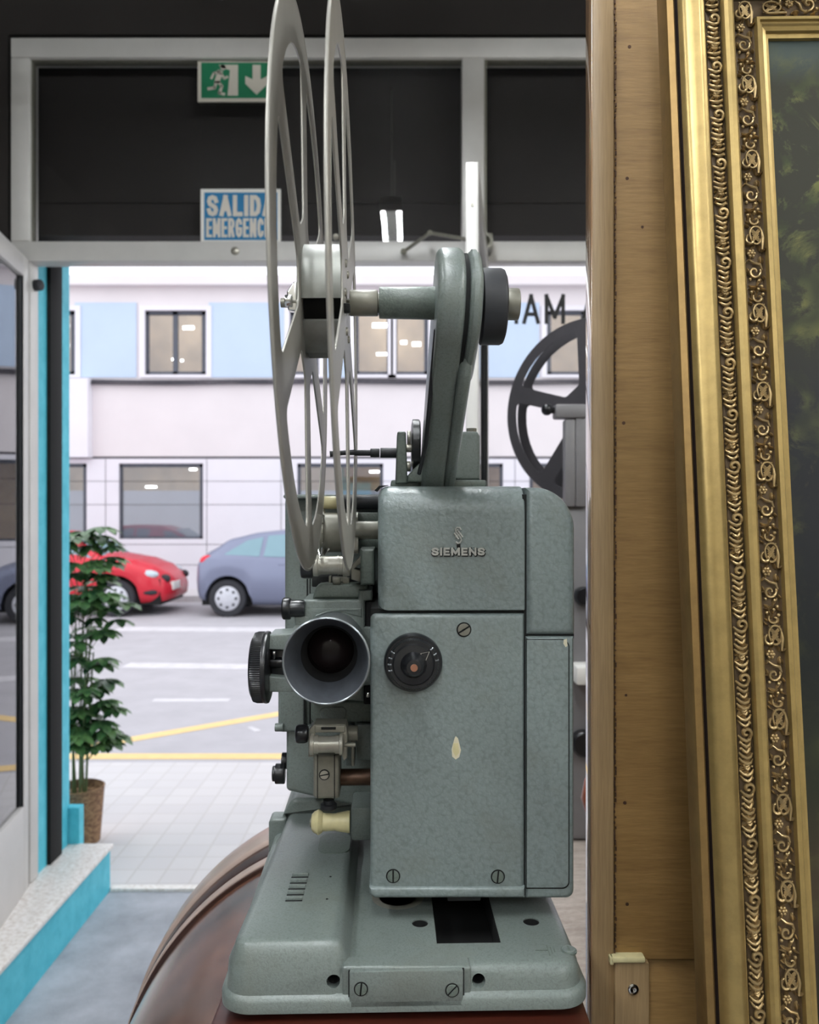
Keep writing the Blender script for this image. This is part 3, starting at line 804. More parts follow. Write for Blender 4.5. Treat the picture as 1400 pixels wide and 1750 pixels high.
def screw(px, py, r, ly, ang, par, mats=('green_dark', 'gap'), proud=.0006):
    c = q3(px, py, ly); R = r/F*ly
    m = PB(); m.m(1); m.cyl((c.x, ly-.0003, c.z), (c.x, ly+.001, c.z), R*1.22, seg=28)
    m.m(0)
    for sg in (-1, 1):
        pts = []
        for k in range(13):
            t = -PI/2+.14+(PI-.28)*k/12; pts.append((R*math.cos(t), R*math.sin(t)))
        pts = [(sg*a, b) for a, b in pts]
        ca, sa = math.cos(ang), math.sin(ang)
        m.prism([(c.x+a*ca-b*sa, c.z+a*sa+b*ca) for a, b in pts], 'Y', ly-proud-.0005, ly+.0004, .0002)
    return m.build('screw', mats, par)

# ---- base casting
zb0 = bz+.004; zp = q3(800, 1641, .5655).z; zl0 = q3(500, 1604, .5655).z
xa, xb = q3(371, 1700, .555).x, q3(1012, 1700, .555).x
m = PB()
out = round_poly(rect(xa, .552, xb, .845), .022, 10)
h_ = zp-zb0
m.stack(out, 'Z', [(zb0, .003), (zb0+.002, 0), (zb0+.009, 0), (zb0+.0115, .0015), (zb0+.013, .0040), (zb0+h_*.7, .0052), (zp-.0035, .0064), (zp-.001, .0090), (zp, .0125)])
base = m.build('base', 'green')
xm = q3(601, 1600, .5655).x
m = PB(); out = round_poly([(xa+.0025, .5550), (xm, .5550), (xm, .800), (xm-.008, .86), (xa+.004+.013, .86), (xa+.004+.008, .80)], [.018, .0135, 0, 0, .0135, 0], 8)
m.stack(out, 'Z', [(zb0+.008, .000), (zb0+.013, .0004), (zb0+.03, .0016), (zl0-.008, .0050), (zl0-.004, .0062), (zl0-.0012, .0088), (zl0, .0125)])
ped = m.build('pedestal', 'green', lab='raised left pedestal of the base')
# cutters: front holes, top holes, slot
cs = []
for px, py in ((570, 1675), (818, 1675)):
    c = q3(px, py, .558); k_ = PB(); k_.cyl((c.x, .50, c.z), (c.x, .575, c.z), 11.5/F*.558, seg=28); cs.append((k_.build('cutter', 'gap'), px))
for px in (718, 908):
    c = q3(px, 1578, abs(zp)*F/703); k_ = PB(); k_.cyl((c.x, abs(zp)*F/703, zp-.03), (c.x, abs(zp)*F/703, zp+.01), .0062, seg=28); cs.append((k_.build('cutter', 'gap'), 900))
xs0, xs1 = q3(747, 1615, .586).x, q3(857, 1615, .586).x
k_ = PB(); k_.box(xs0, xs1, .588, .76, zp-.024, zp+.01); cs.append((k_.build('cutter', 'gap'), 900))
k_ = PB(); k_.pbox(597, 1661, 792, 1760, .54, .0168, 0); 
cc = k_.build('cutter', 'gap')
cs2 = [c for c, p in cs]
import copy as _c
pc2 = cs[0][0].copy(); pc2.data = cs[0][0].data.copy(); C.objects.link(pc2)
cut(ped, [pc2]); cut(base, cs2)
D.objects.remove(cc)
m = PB()
m.box(xs0-.001, xs0+.0005, .588, .76, zp-.0245, zp-.0008); m.box(xs1-.0005, xs1+.001, .588, .76, zp-.0245, zp-.0008)
m.box(xs0, xs1, .588, .76, zp-.0245, zp-.022); m.box(xs0, xs1, .758, .762, zp-.024, zp)
m.build('slot_shade_lining', 'matteblack')  # black lining added to stand in for the deep shade in the slot
for px in (718, 908):
    s = abs(zp)*F/703; c = q3(px, 1578, s); m = PB(); m.lathe((c.x, s, zp-.0010), (0, 0, -1), [(0, .0062), (0, .0056), (.014, .0056), (.014, 0)], 28, False, True); m.build('hole_shade_lining', 'matteblack')  # added black lining; its colour supplies the shade inside the hole
for px, py in ((570, 1675), (818, 1675)):
    c = q3(px, py, .558); r_ = 11.5/F*.558; m = PB(); m.lathe((c.x, .562, c.z), (0, 1, 0), [(0, r_), (0, r_*.93), (.0125, r_*.93), (.0125, 0)], 28, False, True); m.build('hole_shade_lining', 'matteblack')  # front holes likewise: inner shade put into an added black lining
m = PB(); m.pout([(584, 1652), (806, 1652), (806, 1712), (584, 1712)], .5552, .012, .002, [6, 6, 0, 0]); m.build('plate_surround', 'green')
m = PB(); m.pbox(597, 1661, 792, 1721, .5520, .012, .0012)
cp = m.build('cover_plate', 'green')
m = PB(); m.pbox(595.3, 1659.5, 793.7, 1721, .5536, .011, .0003); m.build('plate_seam', 'gap', cp)
screw(617, 1690, 10, .5520, -.1, cp); screw(773, 1692, 10, .5520, .8-PI/2, cp)
m = PB()
for k in range(5):
    y = 1494+k*10.0; sft = -k*2.6
    s = abs(zl0)*F/(y-875)
    a = q3(499+sft, y, s); b = q3(528+sft, y, s)
    m.box(a.x, b.x, s-.0014, s+.0014, zl0-.001, zl0+.0024, .0011)
m.build('vent_louvres', 'green')
m = PB()
for k in range(5):
    y = 1497.5+k*10.0; sft = -k*2.6-1; s = abs(zl0)*F/(y-875); a = q3(499+sft, y, s); b = q3(528+sft, y, s); m.box(a.x, b.x, s-.0006, s+.0010, zl0-.001, zl0+.0003)
m.build('vent_dark_strips', 'gap')  # dark strips in front of each louvre, added for contrast
m = PB()
for px, py in ((565, 1497), (559, 1535)):
    s = abs(zl0)*F/(py-875); c = q3(px, py, s); m.cyl((c.x, s, zl0-.001), (c.x, s, zl0+.0002), .001, seg=10)
m.build('pin_holes', 'gap')
s = abs(zp)*F/(1628-875); c = q3(972, 1628, s)
m = PB(); m.m(1).cyl((c.x, s, zp-.001), (c.x, s, zp+.0002), .0058); m.m(0).cyl((c.x, s, zp-.001), (c.x, s, zp+.0012), .0048, bev=.0004)
m.m(1).box(c.x-.0008, c.x+.0008, s-.0035, s+.0035, zp+.001, zp+.00125)
m.build('earth_screw', ['green', 'green_dark'])
c = q3(932, 1628, s); m = PB()
for dx, L in ((.002, .0065), (.0042, .0042), (.0064, .002)): m.box(c.x+dx-.0004, c.x+dx+.0004, s-L, s+L, zp-.001, zp+.0003)
m.box(c.x-.007, c.x+.002, s-.0005, s+.0005, zp-.001, zp+.0003)
m.build('earth_symbol', 'green_dark')
for x in (xa+.03, xb-.03):
    for y in (.585, .815):
        m = PB(); m.cyl((x, y, zb0-.004), (x, y, zb0+.001), .011, bev=.001); m.build('rubber_foot', 'rubber')
# post at the back left and curved rear hump of the pedestal
m = PB(); a = q3(461, 1402, .80); b = q3(489, 1460, .80); m.pout([(459, 1400), (489, 1400), (487, 1462), (459, 1462)], .795, .02, .002, [8, 4, 0, 0]); m.build('rear_post', 'green')
m = PB()
hp = [(q3(488, 1388, .83).x, zl0-.004), (q3(505, 1368, .83).x, q3(0, 1352, .83).z), (q3(640, 1352, .83).x, q3(0, 1352, .83).z), (q3(640, 1400, .83).x, zl0-.004)]
m.prism(round_poly(hp, [.001, .01, .004, .001]), 'Y', .80, .87, .004); m.build('rear_hump', 'green')
m = PB(); 
sA = abs(zl0)*F/(1458-875); c0 = q3(566, 1430, .735)
rc = round_poly(rect(q3(541, 1458, sA).x, sA, q3(597, 1458, sA).x, sA+.045), .012, 8)
m.prism(rc, 'Z', zl0+.0004, zl0-.001, .0003); m.build('roller_recess', 'green_dark')

# ---- main body: lamp housing on the right
YB = .62; YE = .84
# lower front panel
m = PB(); m.pout([(633, 1048.5), (897.3, 1048.5), (897.3, 1532), (633, 1532)], YB, YE-YB, .004, [10, 3, 4, 12])
lowp = m.build('lower_housing', 'hammer')
m = PB(); m.pout([(631, 1517), (898, 1517), (898, 1536), (640, 1536), (631, 1528)], YB-.0025, YE-YB, .003, [3, 0, 0, 8, 4])
m.build('bottom_flange', 'hammer')
# upper cover with a rounded front top edge
m = PB(); x0, x1 = q3(646, 900, YB).x, q3(897.3, 900, YB).x; z0, z1 = q3(0, 1046.3, YB).z, q3(0, 829, YB).z
prof = round_poly([(YB, z0), (YB, z1), (YE, z1), (YE, z0)], [.001, .021, .004, .001], 12)
m.stack(prof, 'X', [(x0, .008), (x0+.0006, .0055), (x0+.0025, .0025), (x0+.005, .0006), (x0+.008, 0), (x1-.0008, 0), (x1, .0008)])
upc = m.build('upper_cover', 'hammer')
m = PB(); m.pout([(634, 1040), (897, 1040), (897, 1055), (634, 1055)], YB+.0035, YE-YB-.006, 0); m.build('cover_seam', 'gap')
m = PB(); m.pout([(893, 845), (902, 845), (902, 1530), (893, 1530)], YB+.003, YE-YB-.006, 0); m.build('side_seam', 'gap')
# right-hand covers
m = PB(); m.pout([(899, 833)]+[(916+68*math.sin(PI/2*k/16), 905-72*math.cos(PI/2*k/16)) for k in range(17)]+[(984, 1086), (899, 1086)], YB, YE-YB, .006)
m.build('side_cover', 'hammer', lab='rounded right-hand upper cover')
m = PB(); m.pout([(898.7, 1088), (982, 1088), (982, 1537), (898.7, 1537)], YB, YE-YB, .004, [2, 3, 14, 2], 8)
lo = m.build('side_housing', 'hammer')
m = PB(); m.pout([(902, 1083), (981, 1083), (981, 1091), (902, 1091)], YB+.004, YE-YB-.01, 0); m.build('side_cover_seam', 'gap')
m = PB(); m.pout([(899.5, 1092.5), (973.5, 1092.5), (973.5, 1519), (899.5, 1519)], YB-.0004, .002, 0, [0, 14, 12, 0], 8); m.build('hatch_seam', 'gap')
m = PB(); m.pout([(900.5, 1094), (972, 1094), (972, 1517.5), (900.5, 1517.5)], YB-.0012, .003, .0006, [0, 13, 11, 0], 8)
m.build('hatch', 'hammer')
screw(672, 1497, 10, YB, .0, lowp); screw(851, 1498, 10, YB, -.1, lowp); screw(793, 1076, 10.5, YB, -PI/2+.55, lowp, ('nickel', 'gap'))
# flakes of paint
m = PB(); P = [(779, 1258), (783, 1262), (788, 1282), (785, 1294), (779, 1298), (773, 1293), (772, 1280), (777, 1262)]
m.pout(P, YB-.0002, .001, 0); m.build('paint_run', 'paintchip', lowp)
m = PB(); m.m(0).pout([(775, 1270), (783, 1270), (785, 1286), (779, 1294), (774, 1284)], YB-.0003, .001, 0); m.build('paint_run_core', 'cream', lowp)
m = PB(); m.pout([(964, 1094), (969, 1092), (970, 1104), (967, 1106), (963, 1100)], YB-.0014, .001, 0); m.build('paint_chip', 'paintchip')
# under-body parts
m = PB(); c = q3(680, 1535, .66); m.lathe((c.x, .66, c.z+.001), (0, 0, -1), [(0, .021), (.004, .021), (.006, .019), (.006, .016), (0, .015)], 40); m.build('lower_ring', 'steel')
m = PB(); m.box(-.005, .085, .765, .83, zp-.0005, q3(0, 1530, YB).z+.002); m.build('tilt_column', 'gap')
m = PB(); m.pbox(765, 1520, 822, 1540, YB-.001, .05, .001); m.build('bottom_notch', 'gap')
m = PB(); m.pbox(600, 1380, 636, 1438, .70, .10, .003); m.build('side_bracket', 'green')

# badge
bdg = PB(); c = q3(783, 930, YB)
bdg.pbox(741, 946, 826, 947.5, YB-.0007, .0010, 0); bdg.pbox(781, 927, 787, 936, YB-.0009, .0012, .0002)
bo_ = bdg.build('badge', 'gap', upc)
def txm(px, py, ly, dy=0): 
    c = q3(px, py, ly); return Matrix.Translation(Vector((c.x, ly+dy, c.z))-base0) @ FRONT
lettering('badge_lettering', 'SIEMENS', 91/F*YB, 13.5/F*YB, 3.3/F*YB, 'badgemetal', bo_, txm(783, 942.5, YB, -.0012), .0007, .75)
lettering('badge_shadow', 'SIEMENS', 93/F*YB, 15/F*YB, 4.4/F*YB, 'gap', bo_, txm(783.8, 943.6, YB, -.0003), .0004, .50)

em = PB()
def epath(pts, r=1.55, dy=-.0012):
    em.tube([q3(x, y, YB)+Vector((0, dy, 0)) for x, y in pts], r/F*YB, 8)
epath([(787.5, 905.5), (785.5, 902), (781, 901.5), (778, 904.5), (779, 909), (783, 914), (787, 919), (788.5, 923), (786, 927.5), (782, 928.5), (779, 926)])
epath([(780.5, 906), (783.5, 905.5)], 1.2); epath([(776, 911), (783.5, 921.5)], 1.5); epath([(783, 907.5), (790.5, 918)], 1.5); epath([(778.5, 918), (788, 911)], 1.2)
em.build('badge_emblem', 'badgemetal', bo_)

# main control knob
c = q3(706, 1131, YB); s_ = YB/F
m = PB(); m.lathe((c.x, YB+.0005, c.z), (0, -1, 0), [(0, 50*s_), (.004, 50*s_), (.006, 49*s_), (.0075, 46.5*s_), (.0075, 45*s_)], 64)
m.lathe((c.x, YB-.003, c.z), (0, -1, 0), [(0, 45*s_), (.007, 43*s_), (.0085, 41*s_)], 120, knurl=.02)
m.lathe((c.x, YB-.010, c.z), (0, -1, 0), [(0, 40*s_), (.001, 36*s_), (.002, 35*s_), (.003, 33*s_), (.0035, 22*s_), (.007, 19*s_), (.012, 15*s_), (.0135, 12*s_), (.0138, 6*s_)], 64)
kn = m.build('control_knob', 'black')
m = PB(); m.cyl((c.x, YB-.025, c.z), (c.x, YB-.0235, c.z), 6*s_, seg=20); m.build('knob_insert', 'copper', kn)
m = PB()
tri = [(719, 1117), (734, 1114), (727, 1131)]
m.tube([q3(x, y, YB-.0135) for x, y in tri], .0003, 6, True); m.build('knob_pointer', 'signwhite', kn)
m = PB()
for a in (150, 165, 180, 195, 10, 25, 40):
    t = math.radians(a); u = Vector((math.cos(t), 0, math.sin(t))); cc_ = Vector((c.x, YB-.0115, c.z))
    m.tube([cc_+u*37*s_, cc_+u*43*s_+Vector((0, .001, 0))], .0007, 6)
m.build('knob_marks', 'lensmetal', kn)

# ---- left chassis (film path side)
YC = .745
m = PB(); m.pout([(486, 846), (660, 846), (660, 1250), (486, 1250)], YC, .09, .006, [14, 2, 2, 4], 8); chs = m.build('film_chassis', 'green')
m = PB(); m.pout([(489, 1240), (650, 1240), (650, 1392), (632, 1384), (489, 1352)], YC-.006, .09, .004, [3, 0, 0, 4, 8]); m.build('lower_chassis', 'green')
m = PB(); m.pout([(475, 1090), (522, 1090), (522, 1252), (475, 1252)], YC-.010, .06, .003, [16, 4, 4, 8]); m.build('side_plate', 'green')
m = PB(); m.xcyl(470, 484, 1243, 7, YC-.012); m.xcyl(473, 480, 1100, 9, YC+.01); m.build('side_bolts', 'green')
m = PB(); m.pbox(524, 985, 526.5, 1030, YC-.0005, .003, 0); m.pbox(529, 985, 531, 1240, YC-.0005, .003, 0); m.pbox(519, 1195, 521.5, 1250, YC-.0115, .003, 0); m.build('chassis_gaps', 'gap')
m = PB(); m.xcyl(471, 487, 1322, 17, YC+.01); m.xcyl(466, 472, 1322, 13, YC+.01); m.xcyl(482, 492, 1300, 14, YC+.02); m.build('rear_knob', 'black')
m = PB(); m.xcyl(572, 655, 858, 12.5, .715, .001); m.build('top_shaft', 'rubber')
m = PB(); m.pbox(484, 845, 655, 852, .722, .03, .002); m.build('top_ledge', 'green')
m = PB(); m.xcyl(549, 580, 859, 11, .70); m.build('cream_roller', 'cream')
m = PB()
a = q3(548, 910, .695); b = q3(612, 910, .695); s_ = .695/F
m.lathe((a.x, .695, a.z), (1, 0, 0), [(0, 27*s_), (0, 36*s_), (.0004, 37*s_), (.0035, 37*s_), (.0035, 35*s_), (.0045, 35*s_), (.0045, 34*s_), (b.x-a.x-.006, 33*s_), (b.x-a.x-.003, 35*s_), (b.x-a.x, 35*s_), (b.x-a.x, 8*s_)], 48)
for k in range(14):
    t = 2*PI*k/14; u = Vector((0, math.cos(t), math.sin(t)))
    m.cyl(Vector((a.x+.003, .695, a.z))+u*36*s_, Vector((a.x+.003, .695, a.z))+u*40*s_, .0010, .0004, 6)
m.build('sprocket_drum', 'nickel', lab='toothed film sprocket drum')
m = PB(); m.xcyl(606, 650, 906, 15.5, .67, .0006); m.build('sprocket_shaft', 'nickel')
m = PB(); m.pbox(606, 876, 648, 892, .70, .03, .001); m.pbox(612, 922, 650, 938, .70, .03, .001); m.build('shaft_block', 'green_dark')
m = PB(); m.xcyl(604, 613, 932, 14, .665); m.build('shaft_washer', 'steel')
# upper pressure roller
m = PB(); m.xcyl(536, 545, 966, 19, .655); m.xcyl(545, 547, 966, 17, .655, 0); m.xcyl(547, 577, 966, 15.5, .655, 0); m.xcyl(577, 579, 966, 17, .655, 0); m.xcyl(579, 586, 966, 16, .655, 0); m.xcyl(586, 598, 967, 18, .655)
m.build('film_roller', 'steel')
m = PB(); m.xcyl(514, 536, 972, 17, .66, .002); m.build('roller_cap', 'black')
m = PB(); m.pout([(599, 968), (618, 948), (618, 962), (606, 972), (618, 975), (618, 996), (600, 990)], .662, .02, .001); m.build('roller_arm', 'nickel')
m = PB(); m.pout([(616, 938), (640, 938), (640, 1000), (616, 1000), (616, 972)], .655, .045, .003, [3, 0, 0, 3, 0]); m.build('hinge_block', 'green_dark')
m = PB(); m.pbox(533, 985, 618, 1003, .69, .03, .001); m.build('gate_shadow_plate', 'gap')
m = PB(); m.pbox(562, 985, 566, 1000, .68, .01, .0003); m.pbox(567, 986, 594, 996, .682, .006, .001); m.xcyl(569, 582, 993, 7, .675); m.pbox(586, 988, 597, 1000, .678, .01, .0003); m.build('spring_clip', 'nickel')
m = PB()
for (p, q_) in (((544, 938), (548, 955)), ((551, 936), (549, 952)), ((556, 946), (562, 938))): m.tube([q3(*p, .66), q3(*q_, .655)], .0007, 6)
m.m(0); m.build('film_stripper', 'chrome')
# ---- lens mount
YL = .665
m = PB(); m.pout([(540, 1000), (556, 998), (628, 998), (634, 1024), (534, 1024)], YL+.006, .05, .004, [14, 6, 4, 2, 2]); m.build('gate_top', 'green_dark')
m = PB(); m.pout([(519, 1025), (612, 1025), (613, 1008), (636, 1008), (636, 1026), (624, 1028), (624, 1071), (636, 1072), (636, 1172), (622, 1173), (622, 1200), (519, 1190)], YL, .05, .0025, [5, 0, 3, 3, 0, 2, 2, 0, 0, 2, 3, 3])
lm = m.build('lens_mount', 'green')
m = PB()
pts = [q3(540+t*4.2, 1053-10*math.sin(PI*.5*min(1, t/9))-(1 if t > 9 else 0), YL-.0008) for t in range(18)]
m.tube(pts, .0009, 6); m.pout([(521, 1040), (618, 1040), (618, 1055), (585, 1046), (550, 1048), (521, 1100)], YL-.0008, .002, .0006); m.build('mount_ridge', 'green')
m = PB(); m.pbox(623, 1028, 640, 1072, YL+.004, .05, .001); m.pbox(622, 1172, 640, 1204, YL+.004, .05, .001); m.pbox(633, 1000, 642, 1400, .70, .05, 0); m.build('dark_slots', 'matteblack')
m = PB(); m.xcyl(626, 632, 1187, 5, YL); m.build('slot_pin', 'chrome')
m = PB(); m.pout([(531, 1198), (638, 1196), (638, 1236), (531, 1236)], YL+.015, .04, .004, [6, 0, 0, 10]); m.build('gate_foot', 'green_dark')
m = PB(); m.pout([(545, 1210), (594, 1208), (590, 1230), (548, 1230)], YL+.0135, .004, .001, [10, 10, 10, 10]); m.build('gate_foot_boss', 'green')
# lens barrel
c = q3(557.5, 1130, .575); s_ = .575/F
m = PB(); m.lathe((c.x, .575, c.z), (0, 1, 0), [(0, 71.5*s_), (-.0006, 73*s_), (0, 75*s_), (.004, 75*s_), (.006, 73*s_), (.03, 60*s_), (.032, 57*s_), (.093, 57*s_)], 72, False, True)
lens = m.build('lens_barrel', 'lensmetal')
m = PB(); m.lathe((c.x, .575, c.z), (0, 1, 0), [(0, 71.5*s_), (.003, 70*s_), (.028, 53*s_), (.030, 51*s_)], 72, False, False)
m.build('hood_interior', 'lensin', lens)
m = PB(); m.lathe((c.x, .575, c.z), (0, 1, 0), [(.030, 51*s_), (.032, 50*s_), (.034, 46*s_), (.050, 42*s_), (.052, 0)], 72, False, True)
m.build('inner_barrel', 'matteblack', lens)
def lensglass():
    b = MatB('coated_lens_glass'); b.set((.012, .008, .008), .03, 0, .22, 0); b.p.inputs['Coat Roughness'].default_value = .02; return b.m
M['lensglass'] = lensglass()
m = PB(); m.lathe((c.x, .575, c.z), (0, 1, 0), [(.046, 43*s_), (.043, 36*s_), (.0405, 26*s_), (.039, 14*s_), (.0385, 1*s_)], 48, False, True)
m.build('front_element', 'lensglass', lens)
# focus knob and bracket
m = PB(); YK = .60
m.pout([(461, 1085), (505, 1083), (505, 1112), (459, 1110)], YK, .03, .001, 1)
m.pout([(459, 1156), (505, 1160), (515, 1183), (459, 1183)], YK, .03, .001, 1)
m.pbox(490, 1084, 515, 1183, YK+.012, .06, .002)
fb = m.build('focus_bracket', 'green')
m = PB(); m.pbox(462, 1110, 500, 1157, YK+.010, .018, .001); m.xcyl(448, 500, 1132, 9, YK+.010); m.build('focus_shaft', 'black')
m = PB(); m.xcyl(466, 471, 1116, 3, YK-.001); m.tube([q3(469, 1113, YK-.001), q3(468, 1126, YK)], .0009, 6); m.build('focus_spring', 'chrome')
a = q3(431, 1140, YK+.005); b = q3(462, 1140, YK+.005); s_ = (YK+.005)/F; wd = b.x-a.x
m = PB(); m.lathe((a.x, YK+.005, a.z), (1, 0, 0), [(0, 44*s_), (.0004, 50*s_), (.002, 56*s_)], 100)
m.lathe((a.x, YK+.005, a.z), (1, 0, 0), [(.002, 58*s_), (wd*.35, 60*s_), (wd*.72, 60*s_)], 200, knurl=.025)
m.lathe((a.x, YK+.005, a.z), (1, 0, 0), [(wd*.70, 60*s_), (wd*.85, 61*s_), (wd*.95, 60*s_), (wd, 56*s_)], 100)
fk = m.build('focus_knob', 'black', lab='large ribbed black focus knob')
m = PB(); a = q3(483, 1040, .665); s_ = .665/F
m.lathe((a.x, .665, a.z), (1, 0, 0), [(0, 17*s_), (.001, 19*s_), (.0055, 19*s_), (.0065, 18*s_), (.0068, 15*s_), (.015, 15*s_), (.018, 13*s_)], 40, knurl=.012)
m.build('gate_knob', 'black')
m = PB(); m.pout([(503, 1052), (530, 1054), (530, 1074), (505, 1074)], YL-.002, .03, .001, [2, 0, 0, 5]); m.build('knob_bracket', 'green')
# ---- lower roller assembly
YR = .625
m = PB()
m.pout([(527, 1262), (529, 1246), (537, 1238), (590, 1238), (593, 1246), (593, 1296), (588, 1301), (583, 1290), (581, 1252), (540, 1252), (535, 1262), (535, 1294), (527, 1294)], YR, .018, .001)
m.pbox(538, 1240, 590, 1252, YR-.001, .004, .001)
m.build('roller_bracket', 'nickel')
m = PB(); m.pbox(549, 1243, 574, 1247, YR-.0016, .001, 0); m.pbox(583, 1255, 593, 1290, YR+.006, .01, .001); m.build('bracket_slot', 'gap')
m = PB(); m.xcyl(530, 537, 1272, 18, YR-.002); m.xcyl(537, 544, 1272, 15.5, YR-.002, 0); m.xcyl(544, 573, 1272, 14, YR-.002, 0); m.xcyl(573, 580, 1272, 15.5, YR-.002, 0); m.xcyl(580, 586, 1272, 18, YR-.002)
m.build('film_roller', 'steel')
m = PB(); m.xcyl(505, 527, 1254, 16, YR+.004, .0025); m.build('roller_cap', 'black')
m = PB(); m.xcyl(590, 612, 1253, 13, YR+.02); m.xcyl(588, 608, 1273, 3.5, YR); m.pbox(600, 1250, 606, 1310, .66, .008, .001); m.build('roller_pivot', 'nickel')
m = PB(); m.pbox(608, 1238, 636, 1300, .68, .03, .002); m.pbox(590, 1240, 606, 1310, .70, .03, .002); m.build('rear_block', 'green')
m = PB()
m.pout([(535, 1290), (580, 1290), (580, 1364), (574, 1366), (541, 1366), (535, 1362)], .645, .03, .003, [4, 4, 4, 6, 6, 4])
m.build('roller_post', 'nickel')
m = PB(); m.pbox(542, 1291, 543.2, 1365, .6445, .003, 0); m.pbox(571, 1291, 572.5, 1365, .6445, .003, 0); m.build('post_lines', 'gap')
screw(554.5, 1324, 7.5, .645, -PI/2+.2, pj, ('steel', 'gap'))
m = PB(); m.xcyl(578, 640, 1328, 14, .668, .0004); m.build('bronze_shaft', 'bronze', lab='brown bronze shaft')
m = PB(); c = q3(562, 1380, .66); m.lathe((c.x, .66, q3(0, 1372, .66).z), (0, 0, -1), [(0, .0045), (.003, .0045), (.0035, .0065), (.0065, .0065), (.008, .005)], 24); m.build('rubber_stop', 'rubber')
m = PB(); a = q3(533, 1405, .66); b = q3(598, 1405, .66); s_ = .66/F; L_ = b.x-a.x
m.lathe((a.x, .66, a.z), (1, 0, 0), [(0, 13*s_), (L_*.06, 17*s_), (L_*.18, 21*s_), (L_*.26, 18*s_), (L_*.30, 15*s_), (L_*.62, 14*s_), (L_*.66, 15*s_), (L_*.94, 18*s_), (L_, 18*s_)], 36)
m.build('cream_guide_roller', 'cream', lab='yellowed cream guide roller')
m = PB(); m.xcyl(530, 534, 1405, 8, .66, .0003); m.build('roller_end_cap', 'nickel')

# ---- upper arm that carries the reel
YA = .554; ZA = q3(0, 518, YA).z
def stadium(c0, r0, c1, r1, n=20):
    c0 = Vector(c0); c1 = Vector(c1); d = c1-c0; L = d.length; base_a = math.atan2(d.y, d.x); k = math.acos(max(-1, min(1, (r0-r1)/L)))
    pts = []
    for i in range(n+1):
        t = base_a+k+(2*PI-2*k)*i/n; pts.append((c0.x+r0*math.cos(t), c0.y+r0*math.sin(t)))
    for i in range(n+1):
        t = base_a-k+2*k*i/n; pts.append((c1.x+r1*math.cos(t), c1.y+r1*math.sin(t)))
    return pts
def xat(px, ly): return q3(px, 500, ly).x
c0 = (YA, ZA); c1 = (.668, q3(0, 800, .668).z)
def arm_piece(p0, p1, st_, bev, name, mat, shear=True, par=None):
    m = PB(); x0 = xat(p0, YA-.035); x1 = xat(p1, YA-.035)
    m.prism(st_, 'X', x0, x1, bev, bev)
    if shear:
        for v in m.bm.verts:
            u = (ZA+.01-v.co.z)/(ZA-c1[1]); u = max(0, u)
            v.co.x = v.co.x - .0045*u
    return m.build(name, mat, par)
arm = arm_piece(750, 799, stadium(c0, .0380, c1, .024), .005, 'reel_arm', 'green')
arm_piece(797, 805, stadium(c0, .0345, (.572, ZA-.018), .030), 0, 'arm_gap', 'gap', True, None)
arm_piece(804, 829, stadium(c0, .0370, (.575, ZA-.020), .030), .006, 'pulley_cover', 'green')
arm_piece(797, 823, stadium((.578, ZA-.030), .031, c1, .022), .005, 'arm_side', 'green')
m = PB(); xk0 = xat(822, YA); xk1 = xat(862, YA); m.lathe((xk0, YA, ZA-.0003), (1, 0, 0), [(0, .0255), (xk1-xk0-.003, .0255), (xk1-xk0-.001, .0245), (xk1-xk0, .022)], 48); m.build('clutch_knob', 'rubber', lab='dark round clutch knob')
m = PB(); m.xcyl(860, 887, 520, 27, YA, .0012); m.build('clutch_cap', 'nickel')
m = PB(); m.xcyl(648, 756, 518, 26.5, YA, .0006, r1=28); m.build('reel_shaft_sleeve', 'green_dark')
m = PB(); m.xcyl(645.5, 649, 518, 17, YA, .0003); m.xcyl(598, 646, 518, 22, YA, .0006); m.xcyl(480, 600, 518, 8, YA, .0004); m.build('reel_spindle', 'nickel')
m = PB(); m.pout([(490, 498), (500, 482), (508, 480), (508, 532), (492, 530)], YA-.003, .006, .001, [5, 5, 0, 0, 4]); m.xcyl(487, 500, 514, 10, YA-.004); m.build('spindle_latch', 'chrome')
# belt
m = PB()
m.tube([(xat(742, .56), .535, ZA-.02), (xat(726, .62), .60, .05+0*ZA), (xat(716, .64), .635, .03)], .0016, 8)
m.tube([(xat(748, .56), .575, ZA-.02), (xat(729, .65), .655, .02)], .0012, 8)
m.build('drive_belt', 'rubber')
# brackets on the top of the body
m = PB(); m.pbox(668, 820, 832, 834, .66, .12, .002); m.build('arm_mount', 'green_dark')
m = PB(); m.pout([(679, 737), (694, 737), (697, 826), (676, 826)], .655, .03, .0015, [4, 4, 0, 0]); m.build('arm_bracket', 'green_dark')
m = PB(); a = q3(703, 760, .665); b = q3(718, 760, .665); m.lathe((a.x, .665, a.z), (1, 0, 0), [(0, .016), (.001, .0205), (b.x-a.x-.001, .0205), (b.x-a.x, .019)], 40); m.build('belt_pulley', 'black')
m = PB(); m.xcyl(692, 704, 766, 7, .665); m.xcyl(696, 702, 750, 14, .668); m.xcyl(694, 702, 797, 9, .665); m.build('pulley_axle', 'steel')
m = PB(); m.pout([(697, 812), (716, 792), (728, 800), (728, 824), (697, 824)], .65, .03, .002, [3, 4, 0, 0, 0]); m.build('arm_foot', 'green_dark')
m = PB(); m.pout([(768, 737), (816, 737), (821, 745), (821, 820), (762, 820)], .70, .06, .003, [2, 3, 3, 0, 0]); m.build('arm_support_block', 'green')
m = PB(); c = q3(806, 738, .72); m.cyl((c.x, .72, c.z-.004), (c.x, .72, c.z+.003), .0045, seg=6); m.build('support_bolt', 'nickel')
